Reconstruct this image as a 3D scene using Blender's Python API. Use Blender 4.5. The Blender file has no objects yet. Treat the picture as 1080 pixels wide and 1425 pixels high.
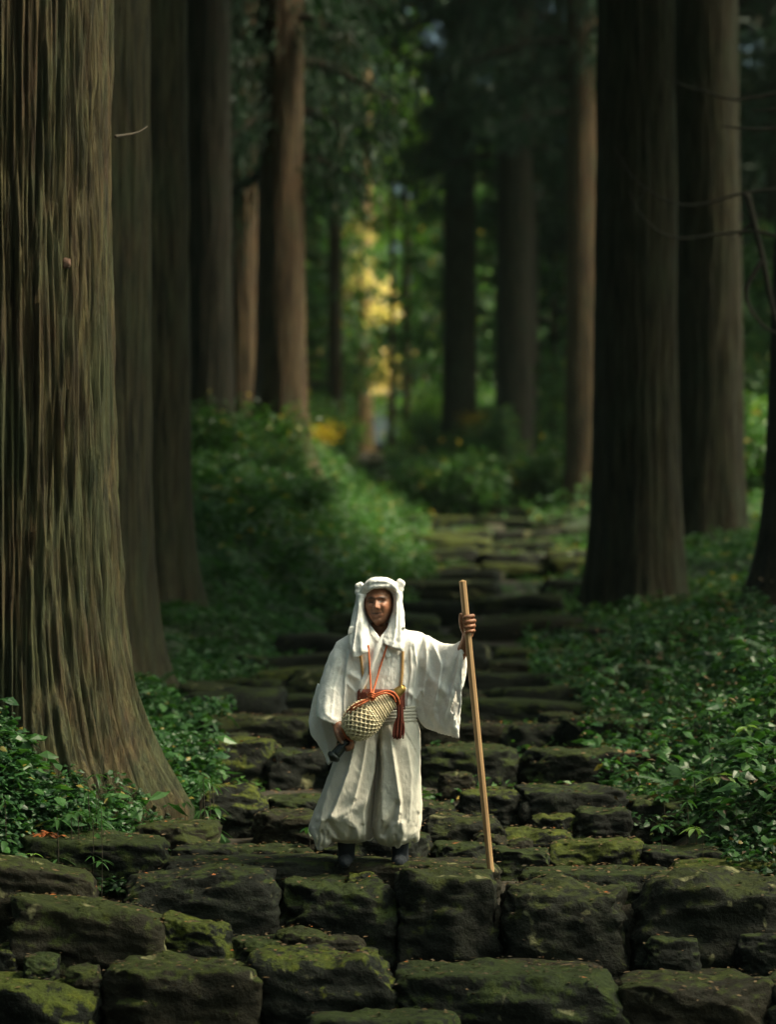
import bpy, math, random
import numpy as np
from mathutils import Vector, Matrix
from mathutils.bvhtree import BVHTree
random.seed(7)
R = math.radians
scene = bpy.context.scene
C = scene.collection

# ------------------------------------------------------------ camera, sky, sun, exposure
F = 3958.0; CAMY = -16.0; ZC = 1.645; PITCH = math.atan(87.5 / F)
cam = bpy.data.cameras.new('camera'); camo = bpy.data.objects.new('camera', cam); C.objects.link(camo)
camo.location = (0, CAMY, ZC); camo.rotation_euler = (R(90) + PITCH, 0, 0)
cam.sensor_fit = 'VERTICAL'; cam.sensor_height = 36.0; cam.lens = F * 36 / 1425
cam.clip_end = 2000; cam.clip_start = .1
cam.dof.use_dof = True; cam.dof.focus_distance = 15.85; cam.dof.aperture_fstop = 1.5
scene.camera = camo
SUN_EL, SUN_AZ = R(52), R(102)        # azimuth measured from +Y (away from the camera) towards +X (right)
world = bpy.data.worlds.new('World'); scene.world = world; world.use_nodes = True
wn = world.node_tree.nodes; wl = world.node_tree.links
sky = wn.new('ShaderNodeTexSky'); sky.sky_type = 'NISHITA'; sky.sun_disc = False
sky.sun_elevation = SUN_EL; sky.sun_rotation = SUN_AZ; sky.dust_density = 8.0; sky.air_density = .6; sky.ozone_density = .2
bg = wn['Background']; bg.inputs['Strength'].default_value = 0.10
tint = wn.new('ShaderNodeMix'); tint.data_type = 'RGBA'; tint.blend_type = 'MULTIPLY'; tint.inputs[0].default_value = 1; tint.inputs[7].default_value = (.80, 1.0, .86, 1)   # daylight filtered green by the canopy
wl.new(sky.outputs[0], tint.inputs[6]); wl.new(tint.outputs[2], bg.inputs[0])
sd = bpy.data.lights.new('sun', 'SUN'); so = bpy.data.objects.new('sun', sd); C.objects.link(so)
sd.energy = 3.2; sd.angle = R(17); sd.color = (1.0, .85, .62)
sv = Vector((math.sin(SUN_AZ) * math.cos(SUN_EL), math.cos(SUN_AZ) * math.cos(SUN_EL), math.sin(SUN_EL)))
so.rotation_euler = sv.to_track_quat('Z', 'Y').to_euler()
scene.view_settings.view_transform = 'Standard'; scene.view_settings.look = 'None'
scene.view_settings.exposure = 1.4; scene.view_settings.gamma = 1.0
scene.cycles.max_bounces = 8

# ------------------------------------------------------------ helpers
cp, sp = math.cos(PITCH), math.sin(PITCH)
def P(px, py, d):
    """point on the ground plan distance d in front of the camera that the photograph shows at px, py"""
    u = (px - 540) / F; v = (712.5 - py) / F
    yy = cp - v * sp; zz = sp + v * cp
    return (u * d / yy, CAMY + d, ZC + zz * d / yy)
def W(px, py, y=0.0):
    return P(px, py, 16.0 + y)

def hsh(ix, iy, iz, seed):
    h = (ix.astype(np.int64) * 374761393 + iy.astype(np.int64) * 668265263 + iz.astype(np.int64) * 2147483647 + seed * 974634777) & 0xffffffff
    h = ((h ^ (h >> 13)) * 1274126177) & 0xffffffff
    h = ((h ^ (h >> 16)) * 2246822519) & 0xffffffff
    return ((h ^ (h >> 15)) & 0xffffff) / float(0xffffff)
def vnoise(p, seed=0):
    f = np.floor(p); t = p - f; t = t * t * (3 - 2 * t); i = f.astype(np.int64)
    out = 0
    for a in (0, 1):
        wa = t[:, 0] if a else 1 - t[:, 0]
        for b in (0, 1):
            wb = t[:, 1] if b else 1 - t[:, 1]
            for c in (0, 1):
                wc = t[:, 2] if c else 1 - t[:, 2]
                out = out + wa * wb * wc * hsh(i[:, 0] + a, i[:, 1] + b, i[:, 2] + c, seed)
    return out * 2 - 1
def fbm(p, octv=4, seed=0, gain=.5):
    s = 0; a = 1; n = 0; q = np.array(p, float)
    for k in range(octv):
        s = s + a * vnoise(q + k * 17.3, seed + k); n += a; a *= gain; q = q * 2.03
    return s / n
def xyz(x, y, z):
    x, y, z = np.broadcast_arrays(np.asarray(x, float), np.asarray(y, float), np.asarray(z, float))
    return np.stack([x.ravel(), y.ravel(), z.ravel()], 1)
def sst(x, a=0., b=1.):
    t = np.clip((x - a) / (b - a), 0, 1); return t * t * (3 - 2 * t)

def mesh(name, v, f, mats=None, smooth=True, fm=None):
    """v (N,3); f (M,3|4) array or list of arrays"""
    me = bpy.data.meshes.new(name); v = np.asarray(v, np.float32)
    fs = [np.asarray(a) for a in (f if isinstance(f, list) else [f])]
    fs = [a for a in fs if len(a)]
    me.vertices.add(len(v)); me.vertices.foreach_set('co', v.ravel())
    nl = sum(a.size for a in fs); nf = sum(len(a) for a in fs)
    me.loops.add(nl); me.loops.foreach_set('vertex_index', np.concatenate([a.ravel() for a in fs]).astype(np.int32))
    me.polygons.add(nf)
    tot = np.concatenate([np.full(len(a), a.shape[1], np.int32) for a in fs])
    st = np.concatenate([[0], np.cumsum(tot)[:-1]]).astype(np.int32)
    me.polygons.foreach_set('loop_start', st); me.polygons.foreach_set('loop_total', tot)
    me.polygons.foreach_set('use_smooth', np.full(nf, smooth, bool))
    for m in (mats if isinstance(mats, (list, tuple)) else [mats]):
        if m: me.materials.append(m)
    if fm is not None: me.polygons.foreach_set('material_index', np.asarray(fm, np.int32))
    me.update(calc_edges=True); me.validate()
    return me
def obj(name, me, parent=None, loc=None):
    o = bpy.data.objects.new(name, me); C.objects.link(o)
    if parent is not None: o.parent = parent
    if loc is not None: o.location = loc
    return o
def tag(o, label=None, cat=None, group=None, kind=None):
    if label: o['label'] = label
    if cat: o['category'] = cat
    if group: o['group'] = group
    if kind: o['kind'] = kind
    return o
def empty(name, loc=(0, 0, 0), rz=0., parent=None):
    o = bpy.data.objects.new(name, None); C.objects.link(o); o.location = loc; o.rotation_euler = (0, 0, rz)
    o.empty_display_size = .2
    if parent: o.parent = parent
    return o
def copy_tree(o, parent=None):
    c = o.copy(); C.objects.link(c)
    if parent: c.parent = parent
    for ch in [x for x in list(o.children)]: copy_tree(ch, c)
    return c
class MB:
    """gathers vertex and face arrays"""
    def __init__(s): s.v = []; s.q = []; s.t = []; s.n = 0; s.qm = []; s.tm = []
    def add(s, v, q=None, t=None, m=0):
        v = np.asarray(v, float)
        if q is not None and len(q): s.q.append(np.asarray(q) + s.n); s.qm.append(np.full(len(q), m))
        if t is not None and len(t): s.t.append(np.asarray(t) + s.n); s.tm.append(np.full(len(t), m))
        s.v.append(v); s.n += len(v)
    def mesh(s, name, mats=None, smooth=True):
        fs = []; ms = []
        if s.q: fs.append(np.concatenate(s.q)); ms.append(np.concatenate(s.qm))
        if s.t: fs.append(np.concatenate(s.t)); ms.append(np.concatenate(s.tm))
        return mesh(name, np.concatenate(s.v), fs, mats, smooth, np.concatenate(ms))
def catmull(K, n):
    K = np.asarray(K, float); m = len(K)
    if m == 2: return K[0] + (K[1] - K[0]) * np.linspace(0, 1, n)[:, None]
    Q = np.vstack([2 * K[0] - K[1], K, 2 * K[-1] - K[-2]])
    t = np.linspace(0, m - 1 - 1e-9, n); i = t.astype(int); u = (t - i)[:, None]
    a, b, c, d = Q[i], Q[i + 1], Q[i + 2], Q[i + 3]
    return .5 * (2 * b + (c - a) * u + (2 * a - 5 * b + 4 * c - d) * u ** 2 + (3 * b - a - 3 * c + d) * u ** 3)
def grid_q(nu, nv, wrap=True):
    i = np.arange(nu - 1)[:, None]; j = np.arange(nv if wrap else nv - 1)[None, :]
    j2 = (j + 1) % nv
    return np.stack([i * nv + j, i * nv + j2, (i + 1) * nv + j2, (i + 1) * nv + j], -1).reshape(-1, 4)
def tube(pts, rad, nv=8, n=None, cap=True):
    """pts (k,3), rad scalar or (k,) -> verts, quads, tris"""
    pts = np.asarray(pts, float); rad = np.broadcast_to(np.asarray(rad, float), (len(pts),))
    if n:
        K = catmull(np.hstack([pts, rad[:, None]]), n); pts = K[:, :3]; rad = np.maximum(K[:, 3], 1e-4)
    T = np.gradient(pts, axis=0); T /= np.linalg.norm(T, axis=1)[:, None] + 1e-9
    ref = np.array([0, 1, 0.]) if abs(T[:, 1]).mean() < .8 else np.array([1., 0, 0])
    A = np.cross(T, ref); A /= np.linalg.norm(A, axis=1)[:, None] + 1e-9; B = np.cross(T, A)
    th = np.linspace(0, 2 * np.pi, nv, endpoint=False)
    V = pts[:, None] + rad[:, None, None] * (A[:, None] * np.cos(th)[None, :, None] + B[:, None] * np.sin(th)[None, :, None])
    V = V.reshape(-1, 3); q = grid_q(len(pts), nv)
    t = np.zeros((0, 3), int)
    if cap:
        a, b = len(V), len(V) + 1
        V = np.vstack([V, pts[0] - T[0] * rad[0] * .5, pts[-1] + T[-1] * rad[-1] * .5])
        j = np.arange(nv); j2 = (j + 1) % nv; o = (len(pts) - 1) * nv
        t = np.vstack([np.stack([j2, j, np.full(nv, a)], 1), np.stack([o + j, o + j2, np.full(nv, b)], 1)])
    return V, q, t

# ------------------------------------------------------------ materials
def newmat(name):
    m = bpy.data.materials.new(name); m.use_nodes = True
    return m, m.node_tree.nodes, m.node_tree.links, m.node_tree.nodes['Principled BSDF']
def nd(ns, t, **kw):
    n = ns.new(t)
    for k, v in kw.items(): setattr(n, k, v)
    return n
def ramp(ns, stops):
    n = ns.new('ShaderNodeValToRGB'); e = n.color_ramp.elements
    while len(e) < len(stops): e.new(.5)
    for i, (p, c) in enumerate(stops):
        e[i].position = p; e[i].color = (*c, 1) if len(c) == 3 else c
    return n
def G(v): return (v, v, v)
def mixc(ns, ls, fac, a, b, mode='MIX'):
    n = ns.new('ShaderNodeMix'); n.data_type = 'RGBA'; n.blend_type = mode
    for s, x in ((0, fac), (6, a), (7, b)):
        if hasattr(x, 'is_output'): ls.new(x, n.inputs[s])
        else: n.inputs[s].default_value = x if s == 0 else ((*x, 1) if len(x) == 3 else x)
    return n.outputs[2]
def tex(ns, ls, coord, scale=(1, 1, 1), nscale=5., detail=5., rough=.6, dist=0.):
    mp = ns.new('ShaderNodeMapping'); mp.inputs['Scale'].default_value = scale; ls.new(coord, mp.inputs[0])
    n = ns.new('ShaderNodeTexNoise'); n.inputs['Scale'].default_value = nscale; n.inputs['Detail'].default_value = detail
    n.inputs['Roughness'].default_value = rough; n.inputs['Distortion'].default_value = dist
    ls.new(mp.outputs[0], n.inputs['Vector']); return n.outputs[0]
def math_n(ns, ls, op, a, b=None):
    n = ns.new('ShaderNodeMath'); n.operation = op
    for i, x in enumerate((a, b)):
        if x is None: continue
        if hasattr(x, 'is_output'): ls.new(x, n.inputs[i])
        else: n.inputs[i].default_value = x
    return n.outputs[0]
def bump(ns, ls, h, strength, dist, bs, prev=None):
    b = ns.new('ShaderNodeBump'); b.inputs['Strength'].default_value = strength; b.inputs['Distance'].default_value = dist
    ls.new(h, b.inputs['Height'])
    if prev is not None: ls.new(prev, b.inputs['Normal'])
    if bs is not None: ls.new(b.outputs[0], bs.inputs['Normal'])
    return b.outputs[0]

def mat_bark(name, base, red, moss, mossamt=.5):
    m, ns, ls, bs = newmat(name)
    co = ns.new('ShaderNodeTexCoord').outputs['Object']
    st = tex(ns, ls, co, (1, 1, .10), 15, 6, .7, .5)
    fi = tex(ns, ls, co, (1, 1, .07), 34, 5, .6, .3)
    big = tex(ns, ls, co, (1, 1, .35), 2.2, 5, .7)
    dark = tuple(c * .28 for c in base)
    r1 = ramp(ns, [(.38, dark), (.5, base), (.64, tuple(c * 1.8 for c in base))]); ls.new(st, r1.inputs[0])
    r2 = ramp(ns, [(.4, G(0)), (.62, G(1))]); ls.new(big, r2.inputs[0])
    c = mixc(ns, ls, r2.outputs[0], r1.outputs[0], mixc(ns, ls, .6, r1.outputs[0], red))
    mo = tex(ns, ls, co, (1, 1, .3), 2.7, 6, .7)
    r3 = ramp(ns, [(.60 - mossamt * .2, G(0)), (.75 - mossamt * .2, G(.8))]); ls.new(mo, r3.inputs[0])
    c = mixc(ns, ls, r3.outputs[0], c, mixc(ns, ls, .65, r1.outputs[0], moss))
    r4 = ramp(ns, [(.3, G(.35)), (.6, G(1.15))]); ls.new(fi, r4.inputs[0])
    c = mixc(ns, ls, 1.0, c, r4.outputs[0], 'MULTIPLY')
    ls.new(c, bs.inputs['Base Color']); bs.inputs['Roughness'].default_value = .85
    bs.inputs['Specular IOR Level'].default_value = .25
    b = bump(ns, ls, st, .7, .06, None); bump(ns, ls, fi, .6, .02, bs, b)
    return m
def mat_stone(name, base, moss, mossamt, lichen=.0):
    m, ns, ls, bs = newmat(name)
    co = ns.new('ShaderNodeTexCoord').outputs['Object']; oi = ns.new('ShaderNodeObjectInfo')
    ge = ns.new('ShaderNodeNewGeometry'); sx = ns.new('ShaderNodeSeparateXYZ'); ls.new(ge.outputs['Normal'], sx.inputs[0])
    vm = ns.new('ShaderNodeVectorMath'); vm.operation = 'ADD'; ls.new(co, vm.inputs[0]); ls.new(oi.outputs['Location'], vm.inputs[1])
    co = vm.outputs[0]
    a = tex(ns, ls, co, (1, 1, 1), 5, 8, .65); f = tex(ns, ls, co, (1, 1, 1.4), 38, 6, .7); mid = tex(ns, ls, co, (1, 1, 1), 14, 6, .65)
    r1 = ramp(ns, [(.3, tuple(c * .45 for c in base)), (.52, base), (.72, tuple(c * 1.9 for c in base))]); ls.new(a, r1.inputs[0])
    rf = ramp(ns, [(.3, G(.6)), (.65, G(1.25))]); ls.new(f, rf.inputs[0])
    c = mixc(ns, ls, 1., r1.outputs[0], rf.outputs[0], 'MULTIPLY')
    # moss grows on top faces and in ragged patches below
    t = math_n(ns, ls, 'MULTIPLY', sx.outputs[2], .62)
    t = math_n(ns, ls, 'ADD', t, math_n(ns, ls, 'MULTIPLY', math_n(ns, ls, 'SUBTRACT', mid, .5), 2.1))
    t = math_n(ns, ls, 'ADD', t, math_n(ns, ls, 'MULTIPLY', math_n(ns, ls, 'SUBTRACT', a, .5), 1.6))
    t = math_n(ns, ls, 'ADD', t, math_n(ns, ls, 'MULTIPLY', math_n(ns, ls, 'SUBTRACT', oi.outputs['Random'], .5), .5))
    r2 = ramp(ns, [(.42 - mossamt * .45, G(0)), (.62 - mossamt * .45, G(1))]); ls.new(t, r2.inputs[0])
    rm = ramp(ns, [(.3, tuple(x * .4 for x in moss)), (.55, moss), (.75, (moss[0] * 1.9, moss[1] * 1.6, moss[2]))]); ls.new(mid, rm.inputs[0])
    c = mixc(ns, ls, r2.outputs[0], c, mixc(ns, ls, 1., rm.outputs[0], rf.outputs[0], 'MULTIPLY'))
    li = tex(ns, ls, co, (1, 1, 1), 4.6, 3, .5, .4)
    r3 = ramp(ns, [(.70 - lichen, G(0)), (.74 - lichen, G(.85))]); ls.new(li, r3.inputs[0])
    c = mixc(ns, ls, r3.outputs[0], c, mixc(ns, ls, f, (.07, .07, .03), (.26, .25, .13)))
    ls.new(c, bs.inputs['Base Color']); bs.inputs['Roughness'].default_value = .8
    bs.inputs['Specular IOR Level'].default_value = .2
    b = bump(ns, ls, mid, .8, .04, None); bump(ns, ls, f, .7, .012, bs, b)
    return m
def mat_leaf(name, ca, cb, cc=None, rough=.45, trans=.35):
    m, ns, ls, bs = newmat(name)
    ge = ns.new('ShaderNodeNewGeometry')
    co = ns.new('ShaderNodeTexCoord').outputs['Object']
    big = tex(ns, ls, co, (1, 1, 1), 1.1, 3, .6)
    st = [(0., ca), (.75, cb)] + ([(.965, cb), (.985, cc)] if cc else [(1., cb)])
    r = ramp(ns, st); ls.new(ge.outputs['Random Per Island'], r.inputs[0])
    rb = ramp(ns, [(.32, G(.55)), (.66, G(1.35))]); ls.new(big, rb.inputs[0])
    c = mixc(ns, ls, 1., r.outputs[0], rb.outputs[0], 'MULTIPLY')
    ls.new(c, bs.inputs['Base Color']); bs.inputs['Roughness'].default_value = rough
    bs.inputs['Specular IOR Level'].default_value = .35
    tr = ns.new('ShaderNodeBsdfTranslucent'); ls.new(mixc(ns, ls, 1., c, (1.3, 1.5, .6), 'MULTIPLY'), tr.inputs[0])
    mx = ns.new('ShaderNodeMixShader'); mx.inputs[0].default_value = trans
    ls.new(bs.outputs[0], mx.inputs[1]); ls.new(tr.outputs[0], mx.inputs[2])
    ls.new(mx.outputs[0], ns['Material Output'].inputs[0])
    return m
def mat_cloth(name, col, dirt=.15, weave=700., rough=.85):
    m, ns, ls, bs = newmat(name)
    co = ns.new('ShaderNodeTexCoord').outputs['Object']
    a = tex(ns, ls, co, (1, 1, .6), 5, 5, .6); w = tex(ns, ls, co, (1, 1, 1), weave * .35, 2, .6)
    cr = tex(ns, ls, co, (1, 1, .45), 26, 4, .6, .8)
    slub = tex(ns, ls, co, (1, 1, .08), weave * .25, 2, .5)
    d = tuple(c * (1 - dirt * 1.3) for c in col)
    r = ramp(ns, [(.3, d), (.65, col)]); ls.new(a, r.inputs[0])
    rw = ramp(ns, [(.3, G(.84)), (.7, G(1.06))]); ls.new(w, rw.inputs[0])
    c = mixc(ns, ls, 1., r.outputs[0], rw.outputs[0], 'MULTIPLY')
    ls.new(c, bs.inputs['Base Color']); bs.inputs['Roughness'].default_value = rough
    bs.inputs['Specular IOR Level'].default_value = .15
    bs.inputs['Sheen Weight'].default_value = .08
    b = bump(ns, ls, cr, .55, .010, None); b = bump(ns, ls, slub, .2, .002, None, b); bump(ns, ls, w, .25, .0015, bs, b)
    return m
def mat_plain(name, ca, cb, scale=20, rough=.6, bmp=.3, bd=.004, metal=0., stretch=(1, 1, 1)):
    m, ns, ls, bs = newmat(name)
    co = ns.new('ShaderNodeTexCoord').outputs['Object']
    a = tex(ns, ls, co, stretch, scale, 5, .6)
    r = ramp(ns, [(.3, ca), (.7, cb)]); ls.new(a, r.inputs[0]); ls.new(r.outputs[0], bs.inputs['Base Color'])
    bs.inputs['Roughness'].default_value = rough; bs.inputs['Metallic'].default_value = metal
    bump(ns, ls, a, bmp, bd, bs); return m

M = {}
M['bark'] = mat_bark('cedar_bark', (.033, .029, .014), (.038, .024, .011), (.028, .038, .016), .6)
M['bark_mossy'] = mat_bark('mossy_cedar_bark', (.044, .037, .015), (.052, .025, .011), (.030, .045, .019), .85)
M['bark_red'] = mat_bark('red_cedar_bark', (.046, .031, .014), (.066, .032, .014), (.034, .04, .016), .35)
M['bark_dark'] = mat_bark('dark_cedar_bark', (.022, .019, .011), (.032, .020, .011), (.02, .027, .012), .4)
M['stone'] = mat_stone('mossy_stone', (.0052, .0066, .0042), (.018, .028, .005), .30)
M['stone_moss'] = mat_stone('very_mossy_stone', (.0052, .0066, .0042), (.040, .052, .006), .50)
M['stone_bare'] = mat_stone('bare_brown_stone', (.014, .012, .006), (.022, .030, .005), .12, .04)
M['stone_lichen'] = mat_stone('lichened_stone', (.008, .009, .0055), (.022, .029, .006), .12, .06)
M['stone_pale'] = mat_stone('pale_bare_stone', (.10, .095, .065), (.05, .06, .012), -.05, .05)
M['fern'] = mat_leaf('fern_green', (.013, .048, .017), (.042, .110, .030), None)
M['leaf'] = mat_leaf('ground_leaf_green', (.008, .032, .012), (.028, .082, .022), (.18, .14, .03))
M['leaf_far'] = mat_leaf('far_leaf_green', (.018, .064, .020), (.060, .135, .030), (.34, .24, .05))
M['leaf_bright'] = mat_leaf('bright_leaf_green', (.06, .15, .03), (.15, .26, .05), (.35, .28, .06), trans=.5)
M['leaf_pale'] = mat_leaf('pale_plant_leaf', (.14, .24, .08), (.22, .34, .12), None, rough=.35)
M['leaf_sunspot'] = mat_leaf('sunspot_gold_leaf', (.60, .42, .20), (.85, .68, .42), None, trans=.5)  # pale gold leaf colour that paints warm spots of sunlight
M['leaf_yellow'] = mat_leaf('autumn_leaf_yellow', (.25, .20, .03), (.45, .30, .04), None, trans=.5)
M['leaf_plant'] = mat_leaf('plant_leaf_green', (.015, .050, .017), (.042, .105, .028), None, rough=.4)
M['needle'] = mat_leaf('cedar_needle_green', (.006, .022, .012), (.014, .040, .017), (.06, .04, .015), rough=.6, trans=.25)
M['soil'] = mat_plain('forest_soil', (.010, .009, .006), (.034, .026, .014), 9, .95, .8, .05)
M['soil_moss'] = mat_plain('mossy_forest_floor', (.010, .018, .007), (.026, .044, .012), 7, .95, .8, .05)
M['litter'] = mat_leaf('dead_leaf_brown', (.035, .022, .010), (.10, .06, .025), (.3, .09, .02), rough=.7, trans=.1)
M['twig'] = mat_plain('dead_twig', (.02, .016, .010), (.06, .045, .028), 12, .9)

# ------------------------------------------------------------ terrain
Dk = np.array([0, 8, 12.5, 14.2, 15.0, 15.55, 15.75, 16.4, 17.2, 18.5, 20, 22, 25, 29, 34, 40, 48, 58, 70, 85, 110, 150, 220, 600])
Zk = np.array([-1.0, -.95, -.95, -.85, -.66, -.52, -.10, -.02, .10, .24, .37, .50, .67, .90, 1.20, 1.58, 2.06, 2.74, 3.6, 4.87, 6.7, 7.6, 8.5, 9.])
XLd = np.array([0, 15.8, 16.3, 17.2, 20, 25, 29, 34, 40, 48, 58, 70, 85, 110, 150])
XLx = np.array([-2.6, -2.45, -1.35, -1.30, -1.49, -1.55, -.8, .1, .3, .42, .5, -.2, -1.2, -1.4, -1.4])
XRd = np.array([0, 15.5, 16.6, 17.5, 20, 22, 25, 29, 34, 40, 48, 58, 70, 85, 110, 150])
XRx = np.array([2.6, 2.35, 1.9, 1.6, 1.7, 1.9, 1.6, 1.6, 2.15, 2.8, 3.2, 3.2, 1.95, .2, .2, .2])
HLd = np.array([0, 14, 16, 17.5, 20, 25, 30, 36, 45, 60, 80, 120, 200]); HLh = np.array([.5, .5, .50, .40, .25, .35, .55, 1.25, 1.45, 1.2, 1.0, .8, .8])
HRd = np.array([0, 15, 20, 26, 33, 40, 50, 65, 85, 120, 200]); HRh = np.array([.4, .55, .55, .35, .15, .55, .8, 1.15, 1.2, .8, .8])
def zpath(d): return np.interp(d, Dk, Zk)
def gz(x, d, rough=True):
    x, d = np.broadcast_arrays(np.asarray(x, float), np.asarray(d, float)); sh = x.shape; x = x.ravel(); d = d.ravel()
    xl = np.interp(d, XLd, XLx); xr = np.interp(d, XRd, XRx)
    ol = np.maximum(xl - x, 0); orr = np.maximum(x - xr, 0)
    ww = np.interp(d, [15, 30, 45], [1.1, 2.0, 2.4])
    h = np.interp(d, HLd, HLh) * sst(ol / ww) + np.maximum(ol - 1, 0) * .07 + np.interp(d, HRd, HRh) * sst(orr / ww) + np.maximum(orr - 1, 0) * .07
    z = zpath(d) + h - .10 * (1 - sst((ol + orr) / .35))
    if rough:
        k = .25 + sst((ol + orr) / .8)
        z = z + k * .11 * fbm(xyz(x * .9, d * .9, 0), 3, 5) + .03 * fbm(xyz(x * 5, d * 5, 0), 2, 9)
    return z.reshape(sh)
def gz1(x, d): return float(gz(np.array([x]), np.array([d]))[0])

xs = np.concatenate([np.linspace(-160, -12, 40)[:-1], np.linspace(-12, -3.2, 70)[:-1], np.linspace(-3.2, 4.2, 190), np.linspace(4.2, 12, 60)[1:], np.linspace(12, 160, 40)[1:]])
ds = np.concatenate([np.linspace(-30, 12, 40)[:-1], np.linspace(12, 24, 260)[:-1], np.linspace(24, 70, 330)[:-1], np.linspace(70, 130, 110)[:-1], np.linspace(130, 600, 60)])
DD, XX = np.meshgrid(ds, xs, indexing='ij')
ZZ = gz(XX, DD)
gv = xyz(XX, CAMY + DD, ZZ); gq = grid_q(len(ds), len(xs), False)[:, ::-1]
cx = XX.reshape(-1)[gq].mean(1); cd = DD.reshape(-1)[gq].mean(1)
onp = (cx > np.interp(cd, XLd, XLx) - .1) & (cx < np.interp(cd, XRd, XRx) + .1)
g = obj('forest_floor', mesh('forest_floor', gv, gq, [M['soil_moss'], M['soil']], True, onp.astype(int)))
tag(g, 'dark mossy forest floor climbing away on both sides of the stone steps', kind='structure')

# ------------------------------------------------------------ stones
def rbox(nn):
    """subdivided cube in -1..1 with shared vertices"""
    vs = {}; q = []; vl = []
    def vid(p):
        k = tuple(np.round(p, 5))
        if k not in vs: vs[k] = len(vl); vl.append(p)
        return vs[k]
    L = np.linspace(-1, 1, nn + 1)
    for ax in range(3):
        for s in (-1, 1):
            b, c = [(1, 2), (2, 0), (0, 1)][ax]
            for i in range(nn):
                for j in range(nn):
                    f = []
                    for (a1, a2) in ((i, j), (i + 1, j), (i + 1, j + 1), (i, j + 1)):
                        p = [0, 0, 0]; p[ax] = s; p[b] = L[a1]; p[c] = L[a2]; f.append(vid(p))
                    q.append(f if s > 0 else f[::-1])
    return np.array(vl, float), np.array(q)
RB = {n: rbox(n) for n in (4, 8, 24)}
def stone_verts(sx, sy, sz, seed, n=24, expo=5.5, rough=1., wedge=0.):
    v, q = RB[n]
    e = expo * 1.7; v = v / (np.abs(v) ** e).sum(1)[:, None] ** (1 / e)
    v = v * np.array([sx / 2, sy / 2, sz / 2])
    rs = np.random.RandomState(seed)
    m = min(sx, sy, sz)
    nrm = v / (np.linalg.norm(v, axis=1)[:, None])
    off = rs.rand(3) * 50
    dsp = fbm(v / (m * 1.1) + off, 2, seed) * m * .16 + fbm(v * np.array([1, 1, 2.4]) / (m * .42) + off, 4, seed + 5, .6) * m * .16 * rough
    # broken facets: a few cutting planes take corners off
    for k in range(9 if n > 4 else 3):
        a = rs.rand() * 6.283; el = rs.uniform(-.1, .75)
        pn = np.array([math.cos(a) * math.cos(el), math.sin(a) * math.cos(el), math.sin(el)])
        sup = (v @ pn).max() * rs.uniform(.80, .95)
        ex = np.maximum(v @ pn - sup, 0); v = v - ex[:, None] * pn * .9
    v = v + nrm * dsp[:, None]
    v[:, 2] += wedge * v[:, 0]
    return v, q
path = empty('stone_steps', (0, 0, 0)); tag(path, 'ancient mossy stone steps climbing through the cedar forest', kind='structure')
nst = [0]
def stone(x0, x1, y0, y1, d, dep=.5, mat='stone', wedge=0., expo=5.5, seed=None, n=24, rz=0., extra=.10):
    """stone whose outline the photograph shows between x0..x1, y0 (top) .. y1 (foot of the face) at distance d"""
    nst[0] += 1; seed = seed or nst[0] * 7 + 3
    a = P(x0, y0, d); b = P(x1, y1, d); top = P((x0 + x1) / 2, y0, d + dep * .5)[2] - .004
    zb = b[2] - extra
    w = (b[0] - a[0]) * 1.02; h = top - zb
    v, q = stone_verts(w, dep, h, seed, n, expo, 1., wedge)
    o = obj('stone', mesh('stone', v, q, M[mat]), path, ((a[0] + b[0]) / 2, CAMY + d + dep / 2, (top + zb) / 2))
    o.rotation_euler.z = rz
    return o
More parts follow.
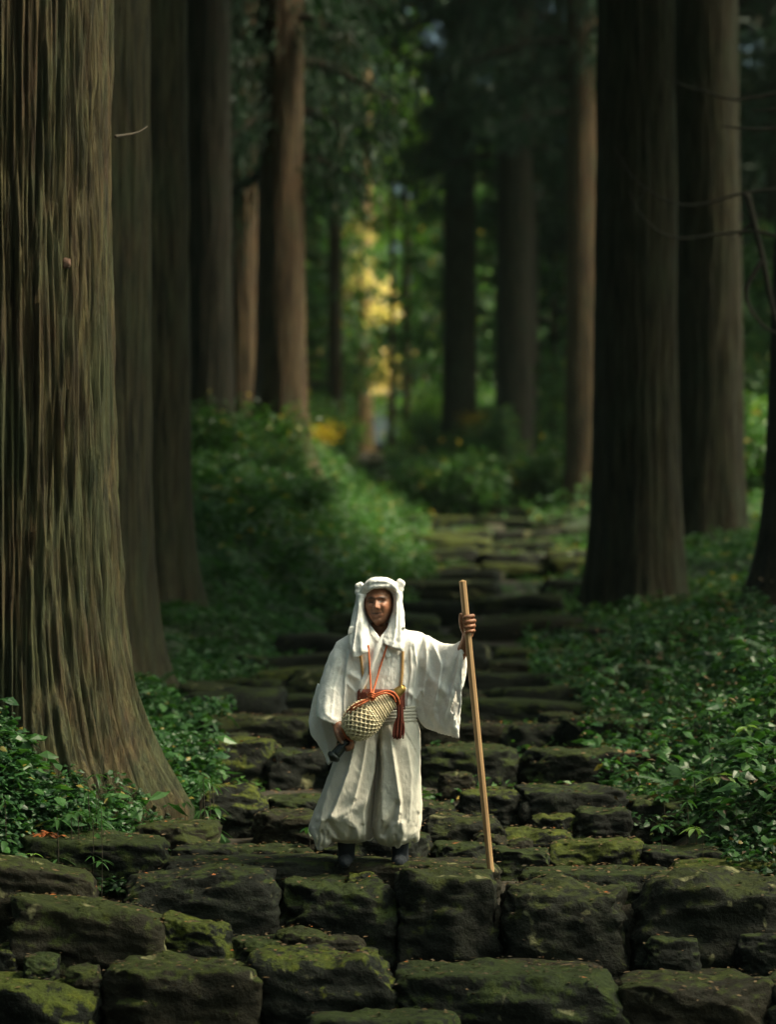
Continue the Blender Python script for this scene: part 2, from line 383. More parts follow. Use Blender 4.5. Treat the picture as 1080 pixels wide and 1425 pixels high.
FG = [ # x0,x1,y0,y1,d,dep,mat,wedge,expo
 (158,384,1214,1312,15.35,.62,'stone',.02,4.2), (378,556,1222,1348,15.40,.5,'stone',0,7), (548,702,1214,1350,15.36,.5,'stone_lichen',-.03,6.5),
 (700,900,1234,1352,15.30,.55,'stone_lichen',0,6), (896,1098,1220,1345,15.28,.6,'stone_lichen',.03,5.5), (1092,1290,1222,1352,15.3,.6,'stone',0,6),
 (222,474,1193,1226,15.85,.55,'stone',0,6), (466,694,1196,1228,15.80,.55,'stone_bare',-.02,6), (732,956,1209,1240,15.78,.5,'stone',0,5),
 (12,238,1162,1214,16.0,.6,'stone',-.03,6), (940,1120,1196,1232,15.9,.6,'stone_moss',.03,5), (-210,20,1170,1240,15.9,.7,'stone',0,6),
 (-70,128,1202,1264,15.3,.55,'stone_bare',-.16,5), (4,226,1256,1338,14.95,.6,'stone_bare',-.14,5), (218,322,1276,1338,15.0,.42,'stone_moss',-.12,4.5),
 (318,404,1302,1340,15.0,.35,'stone',0,4), (384,452,1296,1330,15.05,.3,'stone_bare',-.1,4), (440,512,1304,1336,15.05,.3,'stone_bare',-.05,4),
 (136,374,1332,1452,14.55,.75,'stone_bare',0,4.6), (352,554,1322,1440,14.60,.7,'stone_moss',0,4.0), (552,880,1348,1460,14.5,.7,'stone',0,5.5),
 (660,846,1338,1360,14.95,.35,'stone_bare',0,3.2), (868,1088,1358,1470,14.5,.7,'stone_bare',.02,5), (1080,1300,1350,1470,14.5,.7,'stone',.02,5),
 (430,640,1410,1490,14.15,.5,'stone',0,5), (-60,140,1362,1470,14.5,.6,'stone_moss',-.12,4), (-240,-50,1350,1460,14.6,.6,'stone',0,4),
 (900,972,1304,1345,15.12,.2,'stone',0,3.5), (1030,1110,1300,1345,15.1,.25,'stone',0,4), (-10,22,1315,1350,14.9,.3,'stone_moss',0,3.4),
 (30,74,1330,1365,14.7,.25,'stone',0,3.4), (88,140,1346,1380,14.65,.25,'stone_bare',0,3.4), (476,528,1211,1226,15.72,.3,'stone_moss',0,3),
 # behind the man
 (598,712,1134,1182,16.8,.55,'stone_lichen',-.03,3.6), (700,796,1152,1186,16.9,.5,'stone_moss',0,4), (352,446,1128,1170,17.0,.6,'stone_bare',.0,3.6),
 (282,368,1098,1152,17.6,.45,'stone_moss',0,3.2), (186,300,1143,1182,16.6,.5,'stone_bare',0,5), (440,604,1160,1204,16.5,.6,'stone',0,5),
 (604,690,1172,1208,16.45,.45,'stone',0,4.5), (690,775,1180,1214,16.3,.45,'stone',.0,4.5), (770,900,1168,1214,16.4,.5,'stone_moss',.02,4.5), (890,1010,1178,1216,16.3,.5,'stone',0,4.5),
 (238,330,1176,1202,16.3,.4,'stone',0,4.5), (324,440,1176,1202,16.35,.4,'stone',0,4.5), (660,706,1158,1178,16.7,.25,'stone_bare',0,3), (706,742,1170,1186,16.6,.25,'stone_bare',0,3),
 (576,640,1118,1144,17.3,.5,'stone',0,5), (640,724,1100,1140,17.5,.5,'stone_moss',0,4.5), (720,876,1096,1160,17.4,.55,'stone',.02,5.5), (440,580,1108,1150,17.6,.5,'stone',0,5),
 (364,450,1108,1140,17.9,.5,'stone',0,5), (742,800,1134,1168,17.1,.4,'stone_moss',0,3.6), (800,880,1124,1166,17.1,.4,'stone',0,3.6), (870,980,1110,1165,17.3,.5,'stone',.02,4.5),
 (240,384,1028,1104,19.2,.6,'stone_moss',.0,5.5), (374,470,1042,1108,19.1,.55,'stone',0,6), (466,590,1044,1104,19.0,.5,'stone',0,6), (584,724,1038,1094,19.1,.5,'stone',0,6),
 (722,868,1042,1100,19.0,.5,'stone',0,6), (860,960,1046,1096,19.0,.5,'stone_bare',0,4.5), (610,660,1074,1098,18.7,.25,'stone_bare',0,3.2),
 (262,436,996,1034,21.0,.6,'stone_lichen',0,6), (430,590,1000,1036,20.9,.5,'stone',0,6), (584,704,1006,1038,20.9,.5,'stone_bare',0,6), (700,800,1008,1040,20.8,.5,'stone',0,5), (786,914,998,1044,20.6,.6,'stone',0,5.5),
 (752,804,990,1010,21.2,.4,'stone_lichen',0,3), (306,346,1021,1036,20.0,.3,'stone_lichen',0,3),
]
for s in FG: stone(*s)
# rows further up: laid along the climbing path
sh_meshes = []
for k in range(14):
    mt = ['stone', 'stone', 'stone_moss', 'stone_bare', 'stone_lichen', 'stone', 'stone_moss'][k % 7]
    v, q = stone_verts(1.0, .75, .34, 900 + k, 8, 4.8, 1.2, 0); sh_meshes.append(mesh('stone', v, q, M[mt]))
rs = np.random.RandomState(11)
d = 22.8; py = 985.
rows = []
while d < 112:
    rows.append(d)
    py -= rs.uniform(13, 19) if d < 60 else rs.uniform(7, 11)
    dd = np.linspace(d + .5, 130, 800); pp = 800 - (zpath(dd) - ZC) / dd * F
    k = np.argmax(pp < py) if (pp < py).any() else len(dd) - 1
    d = max(dd[k], d + .9)
for d in rows:
    xl, xr = np.interp(d, XLd, XLx) - .15, np.interp(d, XRd, XRx) + .15
    x = xl + rs.uniform(-.2, .2)
    while x < xr and nst[0] < 232:
        w = rs.uniform(.5, 1.5); nst[0] += 1
        if d > 24 and rs.rand() < .14: x += w * .8; continue
        o = obj('stone', sh_meshes[rs.randint(14)], path, (x + w / 2, CAMY + d + rs.uniform(-.45, .45), float(zpath(d)) - .05 + rs.uniform(-.08, .07)))
        o.scale = (w * 1.03, rs.uniform(.6, 1.2), rs.uniform(.6, 1.25)); o.rotation_euler = (rs.uniform(-.06, .06), rs.uniform(-.09, .09), rs.uniform(-.12, .12))
        x += w * .97
pale = []
for k in range(3): v, q = stone_verts(1.0, .8, .36, 950 + k, 8, 4.8, 1.2, 0); pale.append(mesh('stone', v, q, M['stone_pale']))
for k in range(60):   # loose stones lying on the treads
    d = 22 + 62 * rs.rand() ** 1.3; xl, xr = np.interp(d, XLd, XLx), np.interp(d, XRd, XRx); x = rs.uniform(xl - .3, xr + .3); s = rs.uniform(.22, .6)
    o = obj('stone', (sh_meshes + pale * 3)[rs.choice([3, 4, 10, 2, 6, 14, 15, 16, 17, 18])], path, (x, CAMY + d, gz1(x, d) + .04)); o.scale = (s, s, s * .8); o.rotation_euler = (rs.uniform(-.15, .15), rs.uniform(-.15, .15), rs.uniform(0, 6))
# ------------------------------------------------------------ leaves in bulk
def leaf_arr(pts, dirs, nrm, L, Wd, droop=.25, fine=False):
    """leaf blades: base pts, unit dirs, unit normals, lengths, widths"""
    N = len(pts); side = np.cross(dirs, nrm); side /= np.linalg.norm(side, axis=1)[:, None] + 1e-9
    L = np.broadcast_to(L, (N,))[:, None]; Wd = np.broadcast_to(Wd, (N,))[:, None]
    tip = pts + dirs * L - nrm * L * droop; mid = pts + dirs * L * .45 + nrm * Wd * .12
    if not fine:
        V = np.stack([pts, mid + side * Wd * .5 - nrm * Wd * .1, tip, mid - side * Wd * .5 - nrm * Wd * .1], 1).reshape(-1, 3)
        b = np.arange(N)[:, None] * 4
        return V, np.concatenate([b + np.array([0, 1, 2]), b + np.array([0, 2, 3])])
    m2 = pts + dirs * L * .72 - nrm * L * droop * .45
    V = np.stack([pts, mid + side * Wd * .5 - nrm * Wd * .14, m2 + side * Wd * .34 - nrm * Wd * .1, tip, m2 - side * Wd * .34 - nrm * Wd * .1, mid - side * Wd * .5 - nrm * Wd * .14, mid, m2], 1).reshape(-1, 3)
    b = np.arange(N)[:, None] * 8
    T = [(0, 1, 6), (1, 2, 7), (1, 7, 6), (2, 3, 7), (0, 6, 5), (6, 7, 4), (6, 4, 5), (7, 3, 4)]
    return V, np.concatenate([b + np.array(t) for t in T])
def rdir(rs, N, up=0., spread=1.):
    a = rs.uniform(0, 6.2832, N); z = up + rs.normal(0, .35, N) * spread
    d = np.stack([np.cos(a), np.sin(a), z], 1); return d / np.linalg.norm(d, axis=1)[:, None]
def rnorm(rs, N, k=.45):
    n = np.stack([rs.normal(0, k, N), rs.normal(0, k, N) - .1, np.ones(N)], 1); return n / np.linalg.norm(n, axis=1)[:, None]
def undergrowth(name, label, xr_, dr_, N, size, height, mat, seed, fine=False, thr=-.25, frq=1.3, avoid=True, cat='undergrowth'):
    rs = np.random.RandomState(seed)
    x = rs.uniform(*xr_, N); d = dr_[0] + (dr_[1] - dr_[0]) * rs.rand(N)
    n = fbm(xyz(x * frq, d * frq, 3.), 3, seed)
    keep = n > thr
    if avoid:
        xl = np.interp(d, XLd, XLx); xr = np.interp(d, XRd, XRx)
        keep &= (x < xl + .25 + .25 * n) | (x > xr - .25 - .25 * n)
        keep &= ~((x > -1.3) & (x < 1.9) & (d < 17.2))
        for (tx, td, tr) in TRUNKS: keep &= (x - tx) ** 2 + (d - td) ** 2 > tr ** 2
    x, d, n = x[keep], d[keep], n[keep]; N = len(x)
    hh = height * np.clip((n - thr) * 1.6, .1, 1.3)
    z = gz(x, d) + hh * rs.rand(N) ** .6
    dr = rdir(rs, N, .05); nn = rnorm(rs, N, .5)
    L = size * rs.uniform(.5, 1.3, N)
    V, T = leaf_arr(xyz(x, CAMY + d, z), dr, nn, L, L * .5, .25, fine)
    o = obj(name, mesh(name, V, T, M[mat], False)); tag(o, label, cat, kind='stuff'); return o

# ------------------------------------------------------------ trees
def trunk_mesh(name, Rr, H, flare, fh, mat, seed, nth=48, nz=60, ridge=.02, lean=(0, 0), asym=None, freq=9., taper=.45):
    zz = np.concatenate([np.linspace(-1.2, 0, 5)[:-1], H * np.linspace(0, 1, nz) ** 1.35])
    th = np.linspace(0, 2 * np.pi, nth, endpoint=False)
    Z, T = np.meshgrid(zz, th, indexing='ij'); zc = np.maximum(Z, 0); zf = np.maximum(Z, -.3)
    rad = Rr * (1 - taper * (zc / H) ** 1.1)
    lob = 1 + .38 * np.cos(3 * T + seed) + .22 * np.cos(5 * T + seed * 2.1) + .18 * np.cos(8 * T + seed * .7)
    fl = flare * np.exp(-zf / fh) * lob
    if asym: fl = fl * (1 + asym[1] * np.cos(T - asym[0])) 
    rad = rad + fl
    u = np.cos(T) * freq * Rr * 2; w = np.sin(T) * freq * Rr * 2
    warp = fbm(xyz(u * .25, w * .25, Z * .5), 2, seed) * .9
    warp = warp.reshape(u.shape); n1 = fbm(xyz(u + warp, w + warp * .7, Z * .42), 4, seed + 3)
    n2 = fbm(xyz(u * 2.2 + warp, w * 2.2, Z * 1.6), 4, seed + 8)
    rg = (1 - np.abs(n1) * 3.2).clip(0, 1); rad = rad + (ridge * (-.9 * rg ** 1.5 + .75 * n2)).reshape(T.shape)
    rad = rad * (1 + .05 * fbm(xyz(np.cos(T), np.sin(T), Z * .35), 2, seed + 4).reshape(T.shape))
    X = rad * np.cos(T) + lean[0] * zc / H; Y = rad * np.sin(T) + lean[1] * zc / H
    return mesh(name, xyz(X, Y, Z), grid_q(len(zz), nth)[:, ::-1] if False else grid_q(len(zz), nth), mat)
def crown_mesh(name, z0, z1, rad, seed, nl=40, per=420, size=.34, droop=.35, mats=None, dens=1., wr=.22):
    """limbs with drooping cedar sprays"""
    rs = np.random.RandomState(seed); mb = MB()
    for k in range(nl):
        f = (k + rs.rand()) / nl; z = z0 + (z1 - z0) * f; a = k * 2.4 + rs.normal(0, .4)
        L = rad * (1 - .75 * f ** 1.3) * rs.uniform(.65, 1.15)
        dv = np.array([math.cos(a), math.sin(a), 0])
        ts = np.linspace(0, 1, 7)[:, None]
        pts = np.array([0, 0, z]) + dv * L * ts + np.array([0, 0, 1]) * (L * (.12 * ts - droop * ts ** 2 + .1 * ts ** 4))
        V, q, t = tube(pts, np.linspace(.07, .012, 7) * (L / 3 + .3), 4); mb.add(V, q, t, 1)
        n = int(per * dens * (.5 + L / rad * .6)); u = .15 + .85 * rs.rand(n) ** .7
        clump = rs.randint(0, 9, n); cl_off = rs.normal(0, 1, (9, 3)) * np.array([.45, .45, .3]) * (.3 + L * .12)
        b = np.array([0, 0, z]) + dv * (L * u)[:, None] + np.array([0, 0, 1]) * (L * (.12 * u - droop * u ** 2 + .1 * u ** 4))[:, None]
        b = b + cl_off[clump] + rs.normal(0, .16, (n, 3)) * (.6 + .2 * L)
        dr = dv * .6 + rs.normal(0, .55, (n, 3)) + np.array([0, 0, -.35]); dr /= np.linalg.norm(dr, axis=1)[:, None]
        nn = rs.normal(0, .6, (n, 3)) + np.array([0, 0, .8]); nn /= np.linalg.norm(nn, axis=1)[:, None]
        Lf = size * rs.uniform(.5, 1.4, n); V, T = leaf_arr(b, dr, nn, Lf, Lf * wr, .25); mb.add(V, None, T, 0)
    return mb.mesh(name, mats or [M['needle'], M['bark_dark']], False)
def where(px):
    for a, s in ((60, 'behind the huge left trunk'), (190, 'behind the slim trunk next to the huge one'), (262, 'behind the second slim left trunk'), (330, 'behind the dark straight trunk'), (430, 'behind the broad warm trunk'), (515, 'left of the bright gap'), (600, 'right of the bright gap'), (680, 'behind the far brown trunk'), (765, 'behind the bough-crossed dark trunk'), (840, 'behind the warm-edged trunk'), (950, 'behind the large grey trunk'), (1040, 'behind the overlapped dark trunk')):
        if px < a: return s
    return 'beyond the right edge trunk'
TRUNKS = []
M['bark_sun'] = mat_bark('bark_toned_sunlit', (.34, .22, .11), (.40, .22, .12), (.2, .2, .08), .2)  # sunlight painted into the bark: far paler and warmer than the others
CR = {}
def crown(kind):
    if kind in CR: return CR[kind]
    s = 40 + len(CR) * 3
    if kind[0] == 'high': me = crown_mesh('crown', 9.0, 26, 4.6, s + kind[1])
    elif kind[0] == 'mid': me = crown_mesh('crown', 5.2, 24, 4.4, s + kind[1], 66)
    elif kind[0] == 'low': me = crown_mesh('crown', 2.6, 20, 3.8, s + kind[1], 50)
    elif kind[0] == 'leafy': me = crown_mesh('crown', 1.2, 9, 3.0, s + kind[1], 40, 200, .26, .12, [M['leaf_far'], M['bark_dark']], wr=.5)
    elif kind[0] == 'bright': me = crown_mesh('crown', 1.2, 12, 3.6, s + kind[1], 42, 210, .30, .12, [M['leaf_bright'], M['bark_dark']], wr=.5)
    elif kind[0] == 'tall': me = crown_mesh('crown', 7.5, 15, 2.6, s + kind[1], 30, 160, .30, .12, [M['leaf_bright'], M['bark_dark']], wr=.5)
    CR[kind] = me; return me
def tree(px, d, Rr, label, mat='bark', kind=('high', 0), flare=.3, fh=.7, seed=1, H=27, crownz=0., group=None, nth=96, nz=120, ridge=.022, lean=(0, 0), asym=None, name='cedar_tree', freq=9., trunk_me=None, rz=0., x=None, cs=1.):
    x = (px - 540) / F * d if x is None else x; z = gz1(x, d) - .05
    t = empty(name, (x, CAMY + d, z), rz); tag(t, label, 'tree', group)
    me = trunk_me or trunk_mesh('trunk', Rr, H, flare, fh, M[mat], seed, nth, nz, ridge, lean, asym, freq)
    obj('trunk', me, t)
    if kind:
        c = obj('crown', crown(kind), t, (0, 0, crownz)); c.scale = (cs, cs, 1); c.rotation_euler.z = seed * 1.7
    TRUNKS.append((x, d, Rr + flare * .6))
    return t
tree(4, 17.7, .70, 'huge nearest cedar trunk cut off by the left edge, mossy lit bark and flared root', 'bark_mossy', ('high', 0), .20, .62, 3, 27, 1.5, nth=560, nz=460, ridge=.060, asym=(.55, .8), freq=13)
tree(146, 24, .39, 'slim brown cedar trunk half hidden directly behind the huge left trunk', 'bark', ('high', 1), .14, .6, 5, nth=120, nz=160, lean=(.1, 0), crownz=1)
tree(214, 29.5, .375, 'cedar trunk second behind the huge left trunk, dark olive bark, low base', 'bark', ('high', 2), .12, .6, 6, crownz=2)
tree(286, 42, .40, 'dark straight cedar trunk behind the left bank, left of the thin reddish one', 'bark_dark', ('high', 0), .15, .6, 7, crownz=1)
tree(338, 50, .28, 'thin reddish cedar trunk between the dark straight one and the broad warm one', 'bark_red', ('mid', 1), .14, .5, 8, crownz=1.8, cs=.5)
tree(391, 46, .41, 'broad warm brown cedar with flared foot on top of the left bank', 'bark_red', ('mid', 0), .24, .6, 9, crownz=-.6, cs=.42)
tree(888, 33, .51, 'large mossy grey cedar trunk on the right bank, broadest on the right', 'bark', ('high', 0), .16, .8, 10, nth=180, nz=240, crownz=1)
tree(984, 40, .53, 'dark cedar trunk overlapped by the large grey one, with warm right edge', 'bark', ('high', 1), .15, .8, 11, nth=140, nz=180, crownz=2)
tree(811, 60, .36, 'cedar trunk with a warm lit right edge just left of the large grey trunk', 'bark_red', ('mid', 1), .14, .6, 12, crownz=2.6, cs=.6)
tree(718, 64, .42, 'dark cedar trunk right of the path crest, crossed by a leafy bough', 'bark_dark', ('mid', 0), .16, .6, 13, crownz=2.5, cs=.62)
tree(640, 80, .50, 'far brown cedar trunk right of the bright gap', 'bark', ('mid', 1), .2, .6, 14, crownz=2.5, cs=.6)
tree(1112, 29, .40, 'dark leaning trunk cut off by the right edge beside the bare drooping twigs', 'bark_dark', ('high', 1), .28, .5, 15, lean=(1.0, 0), crownz=1)
# trees beside and behind the picture, so that the wood closes overhead
for i, (x, d, k) in enumerate([(-7.2, 20, 'high'), (-8.5, 30, 'high'), (-6.5, 36, 'high'), (10.2, 20.5, 'high'), (8.0, 26, 'high'), (6.8, 31, 'high'), (12, 30, 'high'), (13, 36, 'mid'), (-9.5, 12, 'high'), (13.5, 10, 'high'), (-12, 24, 'mid'), (-11, 32, 'mid'), (-13, 40, 'mid'), (-10, 46, 'mid'), (16, 24, 'mid'), (10.5, 62, 'mid'),  # the one ending this line was added to shade the trunks near the crest
    (-5.5, 5, 'mid'), (-9, -1, 'mid'), (-4.5, -8, 'low'), (4.5, -9, 'low'), (8.5, 0, 'mid'), (0, -16, 'low'), (-9, -13, 'low'), (9, -14, 'low'), (-13, 6, 'low'), (-14, 16, 'low'), (14, -4, 'low'), (-5, -22, 'low'), (5, -22, 'low'), (-15, -5, 'low')]):
    tree(0, d, .5, 'cedar standing just outside the edge of the picture', 'bark', (k, i % 3), .2, .7, 30 + i, crownz=1, group='cedars outside the picture', nth=64, nz=60, x=x)
rs = np.random.RandomState(21)
far_tr = [trunk_mesh('trunk', .36, 26, .16, .6, M[m], 60 + i, 28, 40, .02) for i, m in enumerate(['bark', 'bark_dark', 'bark_red', 'bark'])]
n = 0
spots = []
for k in range(6000):
    d = rs.uniform(56, 165); x = rs.uniform(-.19 * d - 2, .19 * d + 2)
    pxx = 540 + x / d * F
    cxp = (np.interp(d, XLd, XLx) + np.interp(d, XRd, XRx)) / 2
    if abs(x - cxp) < 2.6 + (1.0 if d > 85 else 0): continue
    if d < 112 and 430 < pxx < 600: continue
    if 375 < pxx < 690 and d < 90 : continue
    if d > 88 and -9 < x < 24: continue
    if 4.5 < x < 16 and 54 < d < 64: continue
    if min([(x - a) ** 2 + (d - b) ** 2 for a, b in spots] + [1e9]) < 12: continue
    if any((x - a) ** 2 + (d - b) ** 2 < 9 for a, b, _ in TRUNKS): continue
    spots.append((x, d))
    if len(spots) > 90: break
for k in range(38):
    xx, dd = -36 + 72 * (k + .5) / 38 + rs.uniform(-.6, .6), rs.uniform(168, 215)
    if abs(540 + xx / dd * F - 540) > 85: spots.append((xx, dd))
for i, (x, d) in enumerate(spots):
    kk = 'low' if d > 160 else ('high' if d < 80 and rs.rand() < .3 else ('mid' if rs.rand() < .5 else 'low'))
    pq_ = 540 + x / d * F
    if d < 92 and abs(pq_ - 515) < 240: kk = 'high'
    lab = '%s far cedar %s, %s row' % (['brown', 'dark', 'reddish', 'greenish brown'][i % 4], where(pq_), 'nearer' if d < 68 else ('middle' if d < 90 else ('rear' if d < 165 else 'rearmost')))
    t = tree(0, d, .36, lab, kind=(kk, rs.randint(2)), group='far cedars behind the bank trees', trunk_me=far_tr[i % 4], x=x, rz=rs.uniform(0, 6), seed=i, crownz=rs.uniform(-.5, 2.5))
    pq = 540 + x / d * F
    if d < 92 and abs(pq - 515) < 330: t.children[-1].scale = (.5, .5, 1)
    s = rs.uniform(.75, 1.25); t.scale = (s, s, rs.uniform(.9, 1.2))
# lighter broadleaved trees round the gap at the head of the path
for i, (px, d, k, s) in enumerate([(400, 98, 'leafy', 1.0), (650, 94, 'leafy', 1.1), (1075, 62, 'leafy', .55), (1110, 70, 'bright', .5), (1050, 80, 'leafy', .7), (770, 84, 'leafy', 1.2), (478, 122, 'bright', 1.1), (588, 116, 'bright', 1.1), (655, 126, 'leafy', 1.6), (415, 132, 'bright', 1.7), (420, 100, 'leafy', 1.2), (655, 105, 'leafy', 1.2), (700, 62, 'leafy', .27), (770, 66, 'leafy', .3), (700, 170, 'leafy', 2.4), (385, 185, 'leafy', 2.6)]):
    t = tree(px, d, .10, '%s broadleaved tree %s, %s' % ('yellow-green' if k == 'bright' else 'mid-green', where(px), 'close behind it' if d < 85 else ('in the middle distance' if d < 125 else 'far off')), kind=(k, i % 2), group='broadleaved trees in the far gap', seed=70 + i, trunk_me=None, mat='bark_red', flare=.05, H=9, nth=16, nz=20, name='broadleaved_tree')
    t.scale = (s, s, s)
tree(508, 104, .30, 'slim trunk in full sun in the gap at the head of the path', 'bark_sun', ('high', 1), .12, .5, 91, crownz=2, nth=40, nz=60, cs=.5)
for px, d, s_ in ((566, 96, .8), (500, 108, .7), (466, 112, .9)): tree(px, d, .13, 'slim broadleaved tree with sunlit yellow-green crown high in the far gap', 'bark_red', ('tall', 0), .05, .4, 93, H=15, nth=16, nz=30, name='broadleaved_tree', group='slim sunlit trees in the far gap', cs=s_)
CR[('gold', 0)] = crown_mesh('crown', 4.6, 8.6, 1.25, 301, 16, 70, .22, .1, [M['leaf_sunspot'], M['bark_dark']], wr=.5)
CR[('gold', 1)] = crown_mesh('crown', 2.3, 3.7, .6, 302, 9, 50, .2, .1, [M['leaf_sunspot'], M['bark_dark']], wr=.5)
CR[('gold', 2)] = crown_mesh('crown', 9.5, 13.5, 1.2, 303, 14, 50, .24, .1, [M['leaf_bright'], M['bark_dark']], wr=.5)
tree(500, 100, .09, 'slim golden-leaved tree added as a warm light spot high in the far gap', 'bark_red', ('gold', 0), .04, .3, 94, H=9, nth=12, nz=20, name='broadleaved_tree')  # this tree and the sapling are added for the gap's warm light spots
tree(541, 100, .05, 'small golden sapling added as a warm light spot at the head of the path', 'bark_red', ('gold', 1), .03, .3, 95, H=3.8, nth=12, nz=14, name='broadleaved_tree')
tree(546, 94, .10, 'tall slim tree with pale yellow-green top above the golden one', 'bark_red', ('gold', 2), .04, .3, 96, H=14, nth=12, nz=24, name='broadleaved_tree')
tree(466, 96, .26, 'slim brown trunk left of the sunlit one in the far gap', 'bark_red', ('high', 2), .12, .5, 92, crownz=2, nth=40, nz=60, cs=.6)
# ------------------------------------------------------------ bushes
def bush_mesh(rad, h, n, size, mat, seed):
    rs = np.random.RandomState(seed); mb = MB()
    for k in range(9):
        a = rs.uniform(0, 6.28); L = rad * rs.uniform(.5, 1); pts = np.array([[0, 0, 0], [math.cos(a) * L * .4, math.sin(a) * L * .4, h * .6], [math.cos(a) * L, math.sin(a) * L, h * rs.uniform(.6, 1.1)]])
        V, q, t = tube(pts, [.02, .014, .005], 4, 6); mb.add(V, q, t, 1)
        m = n // 9; u = rs.rand(m)[:, None] ** .6; K = catmull(pts, 12); b = K[(u[:, 0] * 11).astype(int)] + rs.normal(0, 1, (m, 3)) * np.array([.24, .24, .16]) * rad
        dr = rdir(rs, m, .05); nn = rnorm(rs, m, .5); Lf = size * rs.uniform(.5, 1.3, m); V, T = leaf_arr(b, dr, nn, Lf, Lf * .5, .3); mb.add(V, None, T, 0)
    return mb.mesh('bush', [M[mat], M['twig']], False)
BU = [bush_mesh(1.1, 1.0, 1500, .16, 'leaf_far', 1), bush_mesh(1.2, 1.3, 1500, .17, 'leaf_far', 2), bush_mesh(.9, .8, 1200, .13, 'fern', 3), bush_mesh(1.0, .9, 1300, .15, 'leaf_bright', 4)]
def bush(px, d, k, s, label, group):
    x = (px - 540) / F * d; o = obj('leafy_bush', BU[k], None, (x, CAMY + d, gz1(x, d) - .05)); o.scale = (s, s, s); o.rotation_euler.z = px
    if group: label = '%s %s, %s' % (['broad', 'tall', 'dark ferny', 'bright yellow-green', 'yellow'][k], label, where(px).replace('behind', 'below'))
    return tag(o, label, 'bush', group)
rs = np.random.RandomState(5)
for k in range(15): bush(rs.uniform(250, 420), rs.uniform(37, 56), rs.choice([0, 1, 2]), rs.uniform(.4, .8), 'leafy bush on the left bank', 'bushes on the left bank')
for k in range(20): bush(rs.uniform(590, 820), rs.uniform(58, 84), rs.choice([0, 1, 0, 3]), rs.uniform(.6, 1.1), 'bush above the steps', 'bushes above the steps')
for k in range(16): bush(rs.uniform(405, 462), rs.uniform(84, 116), rs.choice([0, 1, 3]), rs.uniform(.7, 1.3), 'green bush by the far bend', 'bushes left of the far bend')
for k in range(14): bush(rs.uniform(580, 650), rs.uniform(84, 116), rs.choice([0, 1, 3]), rs.uniform(.8, 1.4), 'green bush by the far bend', 'bushes right of the far bend')
b_ = BU.append(bush_mesh(.7, .9, 900, .13, 'leaf_yellow', 9))
bush(432, 58, 4, .8, 'yellow autumn bush beside the broad warm cedar on the left bank', None)
bush(752, 63, 4, .7, 'orange-yellow bush between the trunks above the steps on the right', None)
bush(675, 78, 4, .9, 'yellow-green bush at the foot of the far brown cedar', None)
for k in range(12): bush(rs.uniform(1035, 1110), rs.uniform(42, 66), rs.choice([0, 3, 1]), rs.uniform(.8, 1.3), 'sunlit bush at the right', 'bushes beyond the right trunks')
# ------------------------------------------------------------ the man
def topx(v):
    dd = v[:, 1] - CAMY; zc = v[:, 2] - ZC; dep = dd * cp + zc * sp
    return 540 + F * v[:, 0] / dep, 712.5 - F * (-dd * sp + zc * cp) / dep
BASE = np.array(W(512, 1205, 0))
def loft(rings, n=60, nv=56, ins=False):
    """rings: (A, B, y centre, y half depth, exponent, taper) with A, B the outline points of the photograph"""
    K = []
    for r in rings:
        A, B, yc, yh = r[:4]; e = r[4] if len(r) > 4 else 2.2; tp = r[5] if len(r) > 5 else 0.
        a = W(A[0], A[1], yc); b = W(B[0], B[1], yc); K.append([*a, *b, yc, yh, e, tp])
    K = catmull(K, n); th = np.linspace(0, 2 * np.pi, nv, endpoint=False)
    A = K[:, None, 0:3]; B = K[:, None, 3:6]; e = 2 / K[:, 8][:, None]; tp = K[:, 9][:, None]; yh = np.maximum(K[:, 7], .002)[:, None]
    c = np.cos(th)[None]; s = np.sin(th)[None]
    cc = np.sign(c) * np.abs(c) ** e; ss = np.sign(s) * np.abs(s) ** e
    t = (1 - cc) / 2
    V = A * (1 - t[..., None]) + B * t[..., None]
    V = V.copy(); V[..., 1] += ss * yh * (1 - tp * t)
    q = grid_q(n, nv); V = V.reshape(-1, 3)
    j = np.arange(nv); j2 = (j + 1) % nv; o = (n - 1) * nv
    V = np.vstack([V, V[:nv].mean(0), V[o:o + nv].mean(0)]); m = n * nv
    tt = np.vstack([np.stack([j2, j, np.full(nv, m)], 1), np.stack([o + j, o + j2, np.full(nv, m + 1)], 1)])
    return V, q, tt
def union(name, pieces, voxel, sm=4, fac=.5):
    mb = MB()
    for p in pieces: mb.add(*p)
    me = mb.mesh('tmp'); o = bpy.data.objects.new('tmp', me); C.objects.link(o)
    r = o.modifiers.new('r', 'REMESH'); r.mode = 'VOXEL'; r.voxel_size = voxel; r.adaptivity = 0
    s = o.modifiers.new('s', 'SMOOTH'); s.iterations = sm; s.factor = fac
    dg = bpy.context.evaluated_depsgraph_get(); ev = o.evaluated_get(dg); m2 = bpy.data.meshes.new_from_object(ev, depsgraph=dg)
    bpy.data.objects.remove(o); bpy.data.meshes.remove(me)
    n = len(m2.vertices); v = np.zeros(n * 3, np.float32); m2.vertices.foreach_get('co', v); nn = np.zeros(n * 3, np.float32); m2.vertices.foreach_get('normal', nn)
    li = np.zeros(len(m2.loops), np.int32); m2.loops.foreach_get('vertex_index', li); tot = np.zeros(len(m2.polygons), np.int32); m2.polygons.foreach_get('loop_total', tot)
    assert (tot == 4).all(); bpy.data.meshes.remove(m2)
    return v.reshape(-1, 3).astype(float), nn.reshape(-1, 3).astype(float), li.reshape(-1, 4)
